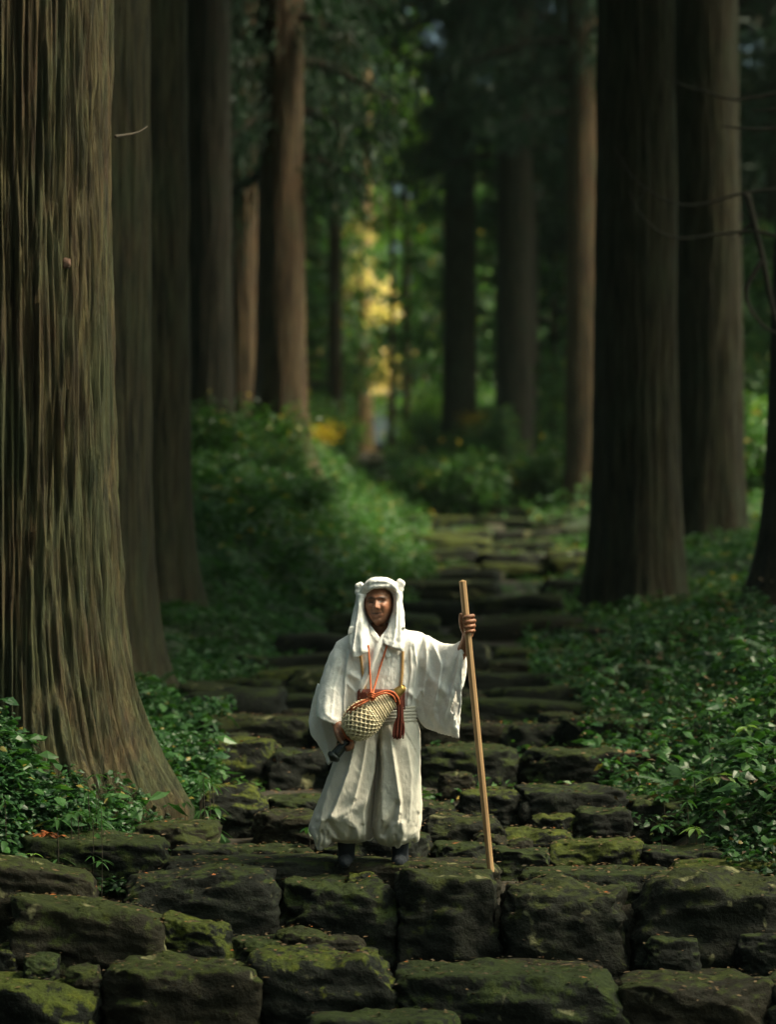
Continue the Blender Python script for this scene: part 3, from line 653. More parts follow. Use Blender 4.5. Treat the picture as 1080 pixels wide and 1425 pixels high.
def folds(v, nn, lines, namp=.006, nsc=(7, 7, 3), seed=1, front=True):
    px, py = topx(v); wf = np.clip(-nn[:, 1] * 1.6 + .15, 0, 1)
    D = np.zeros(len(v))
    for L in lines:
        pts, w, amp, mode = L[:4]; w1 = L[4] if len(L) > 4 else w
        best = np.full(len(v), 1e9); sg = np.zeros(len(v)); tt = np.zeros(len(v)); tot = len(pts) - 1
        for i in range(tot):
            ax, ay = pts[i]; bx, by = pts[i + 1]; dx, dy = bx - ax, by - ay; ll = dx * dx + dy * dy
            t = np.clip(((px - ax) * dx + (py - ay) * dy) / ll, 0, 1); ex = px - ax - t * dx; ey = py - ay - t * dy
            ds = np.hypot(ex, ey); s = np.sign(ex * dy - ey * dx); k = ds < best; best = np.where(k, ds, best); sg = np.where(k, s, sg); tt = np.where(k, (i + t) / tot, tt)
        ww = w + (w1 - w) * tt; fade = np.minimum(sst(tt, -.05, .15) , 1)
        if mode == 'ridge': f = np.exp(-(best / ww) ** 2)
        elif mode == 'stepR': x = best * sg / ww; f = np.where(x > 0, np.exp(-x * 1.3), np.exp(-(x * 6) ** 2))      # sharp on the left, slow to the right
        elif mode == 'stepL': x = -best * sg / ww; f = np.where(x > 0, np.exp(-x * 1.3), np.exp(-(x * 6) ** 2))
        D += amp * f * fade * (best < ww * 5)
    q = v * np.array(nsc)
    r = fbm(q + 3 * fbm(v * 3, 2, seed)[:, None] * .35, 3, seed); rid = 1 - np.abs(r) * 2.5
    D2 = namp * (rid.clip(-.5, 1) - .3) + namp * .8 * fbm(v * 22, 3, seed + 2)
    r2 = fbm(v * np.array([17, 17, 7]) + 2.2 * fbm(v * 6, 2, seed + 9)[:, None], 3, seed + 11)
    D2 = D2 + namp * .40 * (1 - np.abs(r2) * 5).clip(0, 1) ** 1.5
    v = v + nn * D2[:, None]; v[:, 1] -= D * wf
    return v
def relax(v, f, it=2, k=.5):
    e = np.concatenate([f[:, [0, 1]], f[:, [1, 2]], f[:, [2, 3]], f[:, [3, 0]]]); n = len(v)
    for _ in range(it):
        s = np.zeros_like(v); c = np.bincount(e.ravel(), minlength=n).astype(float)
        for a in range(3): s[:, a] = np.bincount(e[:, 0], v[e[:, 1], a], n) + np.bincount(e[:, 1], v[e[:, 0], a], n)
        v = v * (1 - k) + k * s / np.maximum(c, 1)[:, None]
    return v
ex2 = lambda a: np.exp(-a * a)
# head
HC = np.array(W(527.5, 841, -.015)); ROT = Matrix.Rotation(R(-3), 3, 'Y') @ Matrix.Rotation(R(-9), 3, 'Z') @ Matrix.Rotation(R(-9), 3, 'X')
ROT = np.array(ROT)
def head():
    nu, nv = 90, 110; ph = np.linspace(.02, np.pi - .02, nu); th = np.linspace(0, 2 * np.pi, nv, endpoint=False); PH, TH = np.meshgrid(ph, th, indexing='ij')
    x = np.sin(PH) * np.cos(TH); y = np.sin(PH) * np.sin(TH); z = np.cos(PH)
    x = np.sign(x) * np.abs(x) ** .92 * .081; y = y * .099; z = z * .124
    low = sst(-z, .02, .12); x = x * (1 - .26 * low); y = np.where(y < 0, y * (1 - .02 * low), y * (1 - .45 * low))
    fr = sst(-y, .01, .05); ax = np.abs(x)
    dy = .009 * ex2((z - .024) / .011) * ex2((ax - .022) / .035) - .017 * ex2((ax - .031) / .017) * ex2((z - .005) / .011) + .007 * ex2((ax - .031) / .013) * ex2((z - .001) / .006)
    dy += .013 * ex2(x / .010) * sst(-z, -.03, .02) * sst(z, -.052, -.035) + .017 * ex2(x / .013) * ex2((z + .033) / .013) + .012 * ex2((ax - .014) / .0075) * ex2((z + .036) / .009)
    dy += .009 * ex2((ax - .042) / .018) * ex2((z + .022) / .020) - .004 * ex2((ax - .029 + (z + .05) * .3) / .005) * ex2((z + .050) / .016)
    dy += .008 * ex2(x / .026) * ex2((z + .066) / .014) - .006 * ex2(x / .026) * ex2((z + .065 - ax * .12) / .0035) + .012 * ex2(x / .024) * ex2((z + .102) / .018) - .005 * ex2(x / .02) * ex2((z + .084) / .006)
    y = y - dy * fr * 1.25
    p = xyz(x, y, z) @ ROT.T + HC
    V = np.vstack([p, p[:nv].mean(0), p[-nv:].mean(0)]); m = nu * nv; j = np.arange(nv); j2 = (j + 1) % nv; o = (nu - 1) * nv
    return V, grid_q(nu, nv)[:, ::-1], np.vstack([np.stack([j, j2, np.full(nv, m)], 1), np.stack([o + j2, o + j, np.full(nv, m + 1)], 1)])
def T(pts, r, nv=12, n=24): return tube([W(*p) for p in pts], r, nv, n)
pc = [head()]
pc += [T([(528, 868, .03), (528, 888, .035), (528, 905, .02)], [.060, .062, .085], 24)]
pc += [loft([((505, 884), (553, 882), .02, .06), ((478, 893), (586, 889), .01, .085), ((472, 910), (588, 905), 0, .105), ((474, 950), (580, 950), 0, .11), ((482, 990), (574, 990), 0, .11), ((484, 1020), (574, 1020), .03, .08), ((490, 1040), (568, 1040), .04, .07)], 40, 40)]
pc += [T([(497, 1040, .04), (484, 1110, .02), (482, 1190, .02)], [.06, .055, .045], 16), T([(556, 1040, .04), (556, 1110, -.02), (556, 1190, 0)], [.06, .055, .045], 16)]
# arms
pc += [T([(484, 898, .01), (468, 930, .02), (459, 962, 0), (462, 985, -.09), (467, 1003, -.135), (470, 1010, -.145)], [.055, .05, .045, .04, .030, .027], 16, 40)]
pc += [T([(580, 893, .01), (603, 905, -.02), (625, 920, -.08), (642, 908, -.15), (648, 893, -.19), (650, 885, -.195)], [.055, .048, .043, .037, .028, .026], 16, 40)]
# left hand of the man (image right): closed round the staff
def SP(py, dx=0., y=0.):      # point relative to the staff axis
    t = (py - 809) / (1213 - 809); px = 644 + (683.5 - 644) * t; a = np.array(W(px, py, -.215)); return a + np.array([dx, y, 0])
pc += [tube([SP(888, -.012, .018), SP(880, .004, .030), SP(868, .010, .036), SP(858, .012, .034)], [.026, .031, .033, .024], 16, 20)]
pc += [tube([SP(885, .012, .030), SP(870, .028, .024), SP(858, .024, .022)], [.018, .020, .015], 12, 14)]
for i, (py, r, l) in enumerate([(857.5, .0098, 1.), (864.5, .0104, 1.06), (871.5, .0100, 1.02), (878.2, .0088, .9)]):
    o_ = .002 * math.sin(i * 2.1)
    pc.append(tube([SP(py + 3, .020, .030), SP(py, .040 * l + o_, .010), SP(py - 1, .036 * l + o_, -.016), SP(py, .016, -.031), SP(py + 1, -.006 * l, -.029), SP(py + 2.5, -.017 * l, -.022)], [r * 1.1, r * 1.12, r, r * 1.05, r * .95, r * .8], 10, 26))
pc.append(tube([SP(882, -.014, .022), SP(872, -.028, .014), SP(863, -.032, .004), SP(856, -.028, -.006), SP(853.5, -.027, -.010)], [.016, .014, .012, .0115, .009], 10, 20))
# right hand of the man (image left): hanging, closed on a dark case
pc += [T([(468, 1005, -.14), (472, 1015, -.16), (476, 1026, -.17), (478, 1031, -.17)], [.027, .033, .033, .022], 16, 20)]
pc += [T([(470, 1012, -.15), (478, 1022, -.165), (481, 1028, -.165)], [.022, .026, .02], 12, 12)]
for i, (dx, dz, yy, r) in enumerate([(0, 0, -.200, .0102), (1.2, 1.6, -.181, .0104), (1.2, 3.2, -.162, .010), (0, 4.6, -.144, .009)]):
    pc.append(T([(476 + dx, 1019 + dz, yy + .02), (484 + dx, 1024 + dz, yy), (489 + dx, 1031 + dz, yy - .004), (487 + dx, 1038 + dz, yy - .010), (481 + dx, 1040 + dz, yy - .014)], [r * 1.1, r * 1.1, r, r * .95, r * .8], 10, 22))
pc.append(T([(467, 1012, -.165), (469, 1021, -.195), (473, 1029, -.212), (477, 1034.5, -.216)], [.015, .0135, .0115, .0095], 10, 20))
bv, bn, bf = union('body', pc, .0036, 2, .4)
# skin tint painted by place: brows, lids, lips, stubble; painted shade in face creases
hl = (bv - HC) @ ROT; hx, hy, hz = hl.T; ax = np.abs(hx); face = (hy < -.02) & (np.abs(hz) < .13)
skin = np.array([.30, .125, .066]); col = np.tile(skin, (len(bv), 1)) * (1 + .18 * fbm(bv * 40, 3, 4))[:, None]
def paint(mask, c, k):
    global col
    k = (mask * face * k)[:, None]; col = col * (1 - k) + np.array(c) * k
paint(ex2((ax - .031 - 0) / .021) ** .5 * ex2((hz - .025 + (ax - .03) ** 2 * 4) / .0075), (.02, .013, .01), .95)
paint(sst(ex2((ax - .031) / .0165) * 1.3, .3, .8) * ex2((hz - .0005 + (ax - .031) ** 2 * 12) / .0050), (.010, .006, .005), 1.)
paint(ex2((ax - .014) / .009) * ex2((hz + .043) / .005), (.10, .045, .03), .6)
paint(ex2(hx / .024) ** .6 * ex2((hz + .066) / .009), (.27, .095, .065), .7)
paint(sst(ex2(hx / .030) * 1.3, .3, .8) * ex2((hz + .0645 - ax * .12) / .0042), (.025, .010, .008), 1.)
paint(ex2((ax - .030 + (hz + .05) * .3) / .004) * ex2((hz + .048) / .018), (.10, .042, .028), .75)
paint(ex2((ax - .034) / .018) * ex2((hz + .014) / .0035), (.20, .09, .06), .4)
paint(sst(-hz, .05, .09) * .6 + ex2(hx / .03) * ex2((hz + .053) / .006) * .5, (.20, .12, .085), .5)
paint(ex2((ax - .044) / .016) * ex2((hz + .024) / .016), (.50, .20, .12), .5)
px_, py_ = topx(bv); nail = ex2((px_ - 477) / 1.9) * ex2((py_ - 1033) / 1.9) * (bv[:, 1] < -.215); col = col * (1 - nail[:, None]) + np.array([.62, .48, .40]) * nail[:, None]
def skin_mat():
    m, ns, ls, bs = newmat('weathered_skin'); a = nd(ns, 'ShaderNodeVertexColor', layer_name='tint'); co = ns.new('ShaderNodeTexCoord').outputs['Object']
    n1 = tex(ns, ls, co, (1, 1, 1), 120, 4, .6); r = ramp(ns, [(.3, G(.82)), (.7, G(1.12))]); ls.new(n1, r.inputs[0])
    ls.new(mixc(ns, ls, 1., a.outputs[0], r.outputs[0], 'MULTIPLY'), bs.inputs['Base Color']); bs.inputs['Roughness'].default_value = .48
    bs.inputs['Subsurface Weight'].default_value = .08; bs.inputs['Subsurface Radius'].default_value = (.012, .005, .003); bs.inputs['Subsurface Scale'].default_value = 1.
    bump(ns, ls, n1, .3, .002, bs); return m
bme = mesh('person', bv - BASE, bf, skin_mat()); at = bme.color_attributes.new('tint', 'FLOAT_COLOR', 'POINT'); at.data.foreach_set('color', np.hstack([col.clip(0, 1), np.ones((len(col), 1))]).astype(np.float32).ravel())
man = obj('person', bme, None, tuple(BASE))
tag(man, 'man in white robe and white head cloth standing on the steps, holding a staff', 'person')
def wear(name, v, f, mat, label=None, parent=None, smooth=True):
    o = obj(name, mesh(name, np.asarray(v) - BASE, f, mat, smooth), parent or man)
    if label: o['label'] = label
    return o
M['robe'] = mat_cloth('white_linen', (.92, .88, .84), .05); M['hakama'] = mat_cloth('off_white_hemp', (.72, .66, .57), .12); M['towel'] = mat_cloth('white_cotton', (.90, .87, .84), .06)
# robe: torso and both sleeves
tor = loft([((509, 866), (549, 864), .015, .062), ((497, 878), (566, 877), .01, .085), ((477, 888), (588, 882), 0, .105), ((465, 901), (597, 897), 0, .125), ((463, 930), (592, 928), 0, .135), ((466, 958), (586, 957), 0, .138), ((474, 982), (580, 982), 0, .135), ((482, 1004), (574, 1004), 0, .12)], 60, 72)
slL = loft([((478, 890), (508, 905), -.0, .08), ((463, 905), (502, 926), -.01, .085), ((452, 930), (496, 950), -.02, .085), ((445, 955), (489, 974), -.045, .085), ((440, 979), (481, 995), -.085, .075), ((441, 998), (476, 1011), -.11, .068), ((446, 996), (472, 1006), -.11, .046), ((449, 985), (476, 996), -.095, .05), ((450, 970), (476, 980), -.07, .03)], 64, 56)
hgL = loft([((442, 950), (472, 975), .02, .05), ((437, 970), (474, 990), .02, .042), ((430.5, 998), (473, 1008), .015, .034), ((432, 1020), (470, 1028), .01, .030), ((444, 1036), (469, 1043), .005, .026), ((456, 1066), (463, 1060), 0, .012)], 44, 40)
slR = loft([((572, 880), (572, 980), 0, .10, 2.2, .5), ((588, 882), (587, 1008), -.02, .085, 2.2, .62), ((604, 889.5), (600, 1016), -.05, .078, 2.2, .68), ((619, 895.5), (614, 1021), -.085, .068, 2.2, .7), ((633, 896.5), (628, 1025), -.125, .060, 2.2, .7), ((646, 889), (639, 1027.5), -.165, .056, 2.3, .72), ((643, 896), (636.5, 1021), -.163, .034, 2.3, .72), ((636, 906), (630, 1013), -.15, .026, 2.2, .72), ((627, 912), (622, 1005), -.11, .020, 2.2, .7)], 80, 72)
flR = loft([((646, 893), (650, 903), -.12, .020), ((644, 915), (650.5, 922), -.12, .020), ((642, 935), (648, 940), -.12, .016), ((640, 958), (642, 962), -.12, .008)], 24, 20)
rv, rn, rf = union('robe', [tor, slL, hgL, slR, flR], .0052, 3, .5)
RL = [([(590, 884), (594, 915), (588, 965)], 5, .022, 'stepR'), ([(603, 895), (615, 925), (606, 975)], 7, .020, 'stepL'), ([(636, 902), (618, 945), (604, 985)], 6, .020, 'ridge'), ([(642, 900), (632, 950), (618, 1000)], 5, .016, 'stepR'),
      ([(585, 905), (600, 945), (622, 965)], 6, .014, 'ridge'), ([(598, 985), (612, 1008), (624, 975)], 5, .014, 'ridge'), ([(576, 890), (580, 925), (574, 975)], 4, .018, 'stepL'), ([(570, 900), (572, 935), (566, 980)], 5, .012, 'stepR'),
      ([(486, 905), (480, 945), (478, 1000)], 5, .024, 'stepR'), ([(470, 905), (458, 945), (452, 985)], 6, .010, 'ridge'), ([(478, 915), (466, 955), (462, 995)], 5, .010, 'stepL'), ([(483, 935), (500, 945), (505, 965)], 4, .014, 'ridge'), ([(482, 948), (494, 962), (497, 980)], 4, .014, 'stepL'),
      ([(566, 960), (580, 972), (584, 962)], 4, .015, 'ridge'), ([(531, 896), (515, 935), (497, 975)], 8, .012, 'stepL'), ([(450, 990), (462, 1000), (472, 1003)], 3, .006, 'ridge'), ([(632, 960), (630, 1020)], 3, .008, 'ridge'), ([(446, 1000), (455, 1035), (458, 1060)], 4, .012, 'ridge')]
rv = relax(folds(rv, rn, RL, .0055, (9, 9, 4), 3), rf)
bvh = BVHTree.FromPolygons([tuple(p) for p in rv], [tuple(f) for f in rf.tolist()])
def sy(px, py, off=0., default=-.12):
    """depth at which the robe's front shows at px, py"""
    a = Vector((0, CAMY, ZC)); b = Vector(W(px, py, 0)); h = bvh.ray_cast(a, (b - a).normalized())
    return (h[0].y if h[0] is not None and h[0].y < .05 else default) - off
# V opening at the throat
rpx, rpy = topx(rv); fc = rv[rf].mean(1); fpx, fpy = topx(fc)
def tri_in(px, py, a, b, c):
    def s(p, q): return (px - q[0]) * (p[1] - q[1]) - (p[0] - q[0]) * (py - q[1])
    d1, d2, d3 = s(a, b), s(b, c), s(c, a); return ~(((d1 < 0) | (d2 < 0) | (d3 < 0)) & ((d1 > 0) | (d2 > 0) | (d3 > 0)))
kill = tri_in(fpx, fpy, (508, 858), (530.5, 893), (553, 856)) & (fc[:, 1] < .02)
wear('robe', rv, rf[~kill], M['robe'])
def strip(name, pts, w, off, mat, parent=None, n=40, thick=.004, label=None, ww=None, ny=5):
    """band lying on the robe along a line of the photograph"""
    K = catmull(np.array(pts, float), n); t = np.gradient(K, axis=0); t /= np.linalg.norm(t, axis=1)[:, None]; nx = np.stack([-t[:, 1], t[:, 0]], 1)
    Ws = np.interp(np.linspace(0, 1, n), np.linspace(0, 1, len(w)), w) if isinstance(w, (list, tuple)) else np.full(n, w)
    rows = np.linspace(-.5, .5, ny); Y = np.zeros((n, ny)); PX = np.zeros((n, ny)); PY = np.zeros((n, ny))
    for i in range(n):
        for j, s in enumerate(rows):
            PX[i, j], PY[i, j] = K[i] + nx[i] * s * Ws[i]; Y[i, j] = sy(PX[i, j], PY[i, j], off)
    for _ in range(3): Y[1:-1] = (Y[:-2] + Y[1:-1] * 2 + Y[2:]) / 4
    Fv = [W(PX[i, j], PY[i, j], Y[i, j] - (thick * .6 if 0 < j < ny - 1 else 0)) for i in range(n) for j in range(ny)]
    Bv = [W(PX[i, j], PY[i, j], Y[i, j] + thick + off * .5) for i in range(n) for j in range(ny)]
    V = np.array(Fv + Bv); q = grid_q(n, ny, False); m = n * ny; qs = [q, q[:, ::-1] + m]
    ei = np.arange(n - 1); a = ei * ny; qs.append(np.stack([a, a + ny, a + ny + m, a + m], 1)); b = ei * ny + ny - 1; qs.append(np.stack([b, b + m, b + ny + m, b + ny], 1))
    ej = np.arange(ny - 1); qs.append(np.stack([ej, ej + m, ej + 1 + m, ej + 1], 1)); e = (n - 1) * ny + ej; qs.append(np.stack([e, e + 1, e + 1 + m, e + m], 1))
    return wear(name, V, np.concatenate(qs), mat, label, parent)
strip('collar', [(512, 872), (516, 877), (523, 886), (534, 902), (541, 915)], 8, .004, M['robe'])
strip('collar', [(547, 869), (541, 878), (531, 892), (520, 915), (509, 942), (499, 966)], 8.5, .010, M['robe'])
strip('under_collar', [(513, 873), (519, 880), (526, 889)], 3.5, .000, M['towel'])
# hakama trousers
hL = loft([((481, 1000), (540, 1000), 0, .12), ((474, 1030), (534, 1030), 0, .145), ((466, 1055), (530, 1055), -.005, .155), ((455, 1085), (527, 1085), -.01, .16), ((445, 1112), (525, 1112), -.01, .165), ((435, 1136), (523, 1136), -.01, .165), ((430, 1151), (521, 1151), -.01, .155), ((434, 1163), (519, 1163), -.01, .13), ((452, 1169), (512, 1169), 0, .09), ((468, 1172), (496, 1172), 0, .05)], 64, 72)
hR = loft([((515, 1000), (577, 1000), 0, .12), ((518, 1012), (583, 1012), -.005, .14), ((520, 1035), (584.5, 1035), -.02, .15), ((520, 1070), (585.5, 1070), -.03, .155), ((519, 1105), (587, 1105), -.035, .16), ((517, 1135), (587, 1135), -.04, .16), ((516, 1152), (585.5, 1152), -.04, .155), ((520, 1165), (581, 1165), -.04, .13), ((530, 1174), (571, 1172), -.03, .09), ((540, 1178), (560, 1176), -.03, .05)], 64, 72)
ruf = [loft([((433, 1150), (462, 1158), -.06, .07), ((434, 1160), (463, 1166), -.08, .06), ((437, 1169), (460, 1173), -.09, .045), ((438.5, 1177), (452, 1179), -.09, .03), ((441, 1183), (446, 1184), -.09, .012)], 24, 32),
       loft([((542, 1166), (566, 1164), -.08, .07), ((546, 1174), (562, 1172), -.09, .04), ((551, 1182), (556, 1181), -.09, .012)], 16, 24), loft([((568, 1158), (584, 1156), -.06, .07), ((571, 1166), (584.5, 1165), -.07, .05), ((577, 1174), (583, 1172), -.07, .015)], 16, 24),
       loft([((506, 1154), (524, 1152), -.05, .06), ((508, 1163), (520, 1163), -.06, .04), ((511, 1170), (516, 1170), -.06, .012)], 16, 24)]
hv, hn, hf = union('hakama', [hL, hR] + ruf, .0042, 2, .5)
HL = [([(528, 1022), (527, 1070), (522, 1110), (518, 1168)], 2.2, -.075, 'ridge', 8.5), ([(497, 1020), (484, 1075), (468, 1118), (461, 1134)], 8, .034, 'stepR', 14), ([(484, 1018), (470, 1060), (456, 1100), (447, 1138)], 7, .026, 'stepR', 10), ([(512, 1020), (504, 1070), (494, 1110)], 6, .024, 'stepL', 12),
      ([(525, 1030), (520, 1076), (506, 1128), (507, 1160)], 8, .040, 'stepL', 14), ([(521, 1104), (495, 1124), (470, 1137), (455, 1140)], 7, .018, 'ridge'), ([(455, 1139), (463, 1152), (473, 1166)], 4, -.028, 'ridge'), ([(437, 1135), (447, 1142), (444, 1154)], 4, .02, 'ridge'), ([(480, 1135), (500, 1160)], 10, .02, 'ridge'),
      ([(541, 1008), (549, 1060), (557, 1116), (556, 1130)], 9, .036, 'stepL', 14), ([(531, 1030), (532, 1080), (532, 1140)], 6, .034, 'stepR', 9), ([(556, 1112), (545, 1140), (534, 1160)], 5, -.028, 'ridge'), ([(560, 1014), (572, 1034), (582, 1056)], 1.6, -.008, 'ridge'), ([(566, 1030), (573, 1080), (571, 1140)], 8, .022, 'stepL', 11),
      ([(583, 1128), (577, 1150), (566, 1166)], 4, -.026, 'ridge'), ([(558, 1140), (562, 1160), (557, 1172)], 5, .022, 'ridge'), ([(537, 1150), (541, 1172)], 4, -.02, 'ridge'), ([(440, 1152), (444, 1166), (441, 1178)], 1.8, -.016, 'ridge'), ([(447, 1154), (450, 1166), (448, 1178)], 1.8, -.016, 'ridge'), ([(456, 1156), (455, 1168)], 1.8, -.014, 'ridge'), ([(550, 1160), (553, 1178)], 2, -.014, 'ridge'), ([(525, 1140), (528, 1166)], 4, .018, 'ridge'), ([(490, 1150), (486, 1168)], 5, -.016, 'ridge'), ([(505, 1145), (503, 1166)], 4, -.016, 'ridge')]
hv = relax(folds(hv, hn, HL, .0045, (8, 8, 2.5), 9), hf)
wear('hakama_trousers', hv, hf, M['hakama'], 'off-white pleated trousers gathered below the knee')
wb, wbn, wbf = union('w', [loft([((479.5, 982), (580, 982), 0, .142, 2.4), ((479, 990), (580.5, 990), 0, .145, 2.4), ((480, 1006), (580, 1006), 0, .142, 2.4)], 24, 72)], .0045, 1)
_, wpy = topx(wb); wb = wb + wbn * (.004 * np.sin((wpy + .05 * (wb[:, 0] * 250)) * 6.283 / 4.6) + .002 * fbm(wb * 20, 2, 3))[:, None]
wear('waist_sash', wb, wbf, M['hakama'], 'folded cream sash wound round the waist')
# boots
for (x0, x1, yy) in ((470, 494, .0), (546, 568, -.03)):
    c_ = (x0 + x1) / 2
    v_, n_, f_ = union('b', [T([(c_, 1160, yy + .02), (c_, 1185, yy + .02), (c_, 1197, yy + .02)], [.055, .048, .050], 16), T([(c_, 1198, yy + .06), (c_ - 1, 1199, yy - .06), (c_ - 2, 1201, yy - .16)], [.034, .040, .026], 16)], .006, 3)
    wear('boot', v_, f_, mat_plain('indigo_cloth_boot', (.004, .006, .010), (.008, .011, .018), 60, .9))
# head cloth
def dome():
    V, q, t = loft([((527.4, 803), (528.6, 803), .01, .005), ((516, 805), (541, 805), .01, .06), ((508, 811), (549, 810), .01, .092), ((503.5, 820), (553, 818), .01, .108), ((502, 832), (554.5, 830), .012, .114), ((501, 850), (556, 850), .02, .112), ((503, 880), (556, 880), .03, .09)], 40, 48)
    V = V.copy(); y = V[:, 1]; lim = HC[2] + .098 - .30 * sst(y, -.11, .03); k = (V[:, 2] < lim) & (y < .02)
    V[k, 1] = np.maximum(V[k, 1], .015); return V, q, t
a_ = np.linspace(0, 2 * np.pi, 40)
def bandp(pf, ps, pb, rx, cxp=528.0, tilt=-3.):
    P_ = []
    for a in a_:
        c, s = math.cos(a), math.sin(a); py = ps + (pf - ps) * max(-s, 0) ** 2 + (pb - ps) * max(s, 0) ** 2 + c * tilt; P_.append(W(cxp + rx * c, py, .006 + .118 * s))
    return np.array(P_)
tw = np.abs(np.sin(a_ * 3 + .6)) * .004
hcp = [dome(), tube(bandp(815.5, 823, 850, 25), .010 + tw, 10), tube(bandp(810.5, 817, 838, 24.2), .0095 + tw[::-1], 10),
       T([(502, 826, -.05), (509, 815, -.09), (519, 808, -.10), (530, 806, -.09)], [.012, .013, .012, .008]), T([(554, 826, -.05), (548, 817, -.09), (541, 811, -.10)], [.012, .013, .008])]
for kx in ([(504, 824), (499, 817), (496.5, 814)], [(504, 825), (498, 824), (496, 822)], [(552, 820), (556, 812), (556, 807.5)], [(552, 820), (559, 813), (561, 810.5)], [(552, 821), (557, 820), (558, 819)], [(504, 823), (502, 815), (502, 812)]):
    hcp.append(T([(*p, -.02 - .012 * i) for i, p in enumerate(kx)], [.017, .019, .012], 10, 10))
hcp.append(loft([((496, 826), (508, 828), -.005, .085), ((494.5, 840), (507.5, 842), -.01, .085), ((492, 852), (509, 855), -.025, .075), ((489, 866), (512.5, 867), -.06, .055), ((485, 880), (514, 879), -.095, .035), ((485, 893), (514, 893), -.125, .018), ((488, 906), (513.5, 903), -.145, .010), ((491.5, 916.5), (512, 908), -.152, .007)], 50, 48))
hcp.append(loft([((548.5, 824), (559.5, 824), -.005, .085), ((547.5, 838), (560, 838), -.01, .085), ((545.5, 852), (561.5, 852), -.025, .075), ((541, 868), (562.5, 868), -.065, .050), ((536, 881), (563.5, 882), -.10, .030), ((532.5, 891), (563.7, 894), -.13, .015), ((535.5, 896.5), (563.5, 902), -.148, .009), ((540, 899), (562.5, 907.5), -.155, .007)], 50, 48))
hcp.append(loft([((503, 840), (555, 840), .09, .04), ((497, 865), (560, 865), .10, .035), ((488, 885), (564, 885), .11, .03), ((490, 905), (562, 905), .13, .02)], 30, 40))
cv, cn, cf = union('cloth', hcp, .0045, 2, .5)
CL = [([(500, 835), (496, 865), (490, 905)], 3, .020, 'stepR'), ([(505, 850), (502, 880), (503, 905)], 4, .014, 'ridge'), ([(553, 835), (552, 870), (548, 895)], 3.5, .018, 'stepL'), ([(558, 850), (558, 880), (557, 902)], 3, .008, 'ridge'), ([(507, 816), (520, 812), (536, 812)], 1.5, -.006, 'ridge'), ([(503, 857), (511, 870), (512, 900)], 3, -.006, 'ridge')]
cv = relax(folds(cv, cn, CL, .0045, (16, 16, 7), 21), cf)
for k_ in range(1):   # lower ends lie on the chest: keep them outside the robe
    cpx, cpy = topx(cv); idx = np.where((cpy > 872) & (cv[:, 1] < .0))[0]
    for i in idx:
        s = sy(cpx[i], cpy[i], .004); 
        if cv[i, 1] > s: cv[i, 1] = s - .003 * (cn[i, 1] < 0)
wear('head_cloth', cv, cf, M['towel'], 'white cloth tied round the head with two knots and hanging over the shoulders')
# cords, chest band, tan straps
M['orange'] = mat_plain('orange_cord', (.42, .085, .025), (.62, .15, .05), 160, .8, .6, .002); M['brocade'] = mat_plain('red_brocade', (.055, .008, .005), (.22, .045, .022), 190, .75, .5, .002)
M['tan'] = mat_plain('tan_strap', (.42, .22, .07), (.60, .36, .14), 120, .7, .3, .001); M['tassel'] = mat_plain('rust_tassel', (.09, .014, .008), (.19, .035, .015), 140, .85, .5, .002)
band = strip('chest_band', [(497, 973), (520, 973.5), (545, 974), (564, 974)], 29, .012, M['brocade'], None, 40, .006, 'dark red patterned brocade band across the waist')
rs = np.random.RandomState(4)
mbk = MB()
for i in range(26):     # small woven flowers of the brocade
    px, py = rs.uniform(500, 560), rs.uniform(962.5, 983); c = np.array(W(px, py, sy(px, py, .022)))
    V = [c]; 
    for k in range(8): a = k * .7854; r = .0055 if k % 2 else .003; V.append(c + np.array([r * math.cos(a), .001, r * math.sin(a)]))
    mbk.add(np.array(V), None, np.array([(0, 1 + (k + 1) % 8, 1 + k) for k in range(8)]))
me = mbk.mesh('brocade_pattern', [mat_plain('brocade_thread', (.20, .09, .05), (.32, .2, .12), 90)], False); me.transform(Matrix.Translation(tuple(-BASE))); obj('brocade_pattern', me, band)['kind'] = 'stuff'
strip('shoulder_strap', [(501.5, 912), (505, 938), (508.5, 962)], 3.6, .008, M['tan'], None, 24, .003, 'thin tan strap on the left of the chest')
strip('shoulder_strap', [(560.8, 905), (560, 935), (557.5, 962)], 3.6, .010, M['tan'], None, 24, .003, 'thin tan strap on the right of the chest')
# ------------------------------------------------------------ conch shell in a net, hung on an orange cord
ca = np.array(W(481, 1021, -.235)); cb = np.array(W(547, 970, -.215)); cL = np.linalg.norm(cb - ca); cu = (cb - ca) / cL
c1 = np.cross(cu, [0, 1, 0]); c1 /= np.linalg.norm(c1); c2 = np.cross(cu, c1)
ct = [0, .03, .10, .2, .32, .45, .58, .70, .82, .92, 1.0]; cr = [.006, .036, .066, .084, .091, .089, .077, .066, .054, .045, .034]
def cs(t, a, up=0.):
    t = np.asarray(t, float); r = np.interp(t, ct, cr) + up; r = r * (1 + .05 * np.sin(a + t * 3)); return ca + cu * (t * cL)[..., None] + (c1 * (np.cos(a) * r)[..., None] + c2 * (np.sin(a) * r * .86)[..., None])
shell = empty('conch_shell', tuple(ca)); tag(shell, 'large cream conch shell in a knotted net hanging before the waist on an orange cord', 'conch shell')
def cpart(name, V, f, mat, parent=None, label=None):
    o = obj(name, mesh(name, np.asarray(V) - ca, f, mat), parent or shell)
    if label: o['label'] = label
    return o
tt_, aa_ = np.meshgrid(np.linspace(0, 1, 90), np.linspace(0, 2 * np.pi, 64, endpoint=False), indexing='ij')
spir = .004 * np.sin((tt_ * 15 + aa_ / 6.283) * 6.283); knob = .006 * np.cos(aa_ * 7 + tt_ * 9) * sst(.55 - tt_, 0, .2)
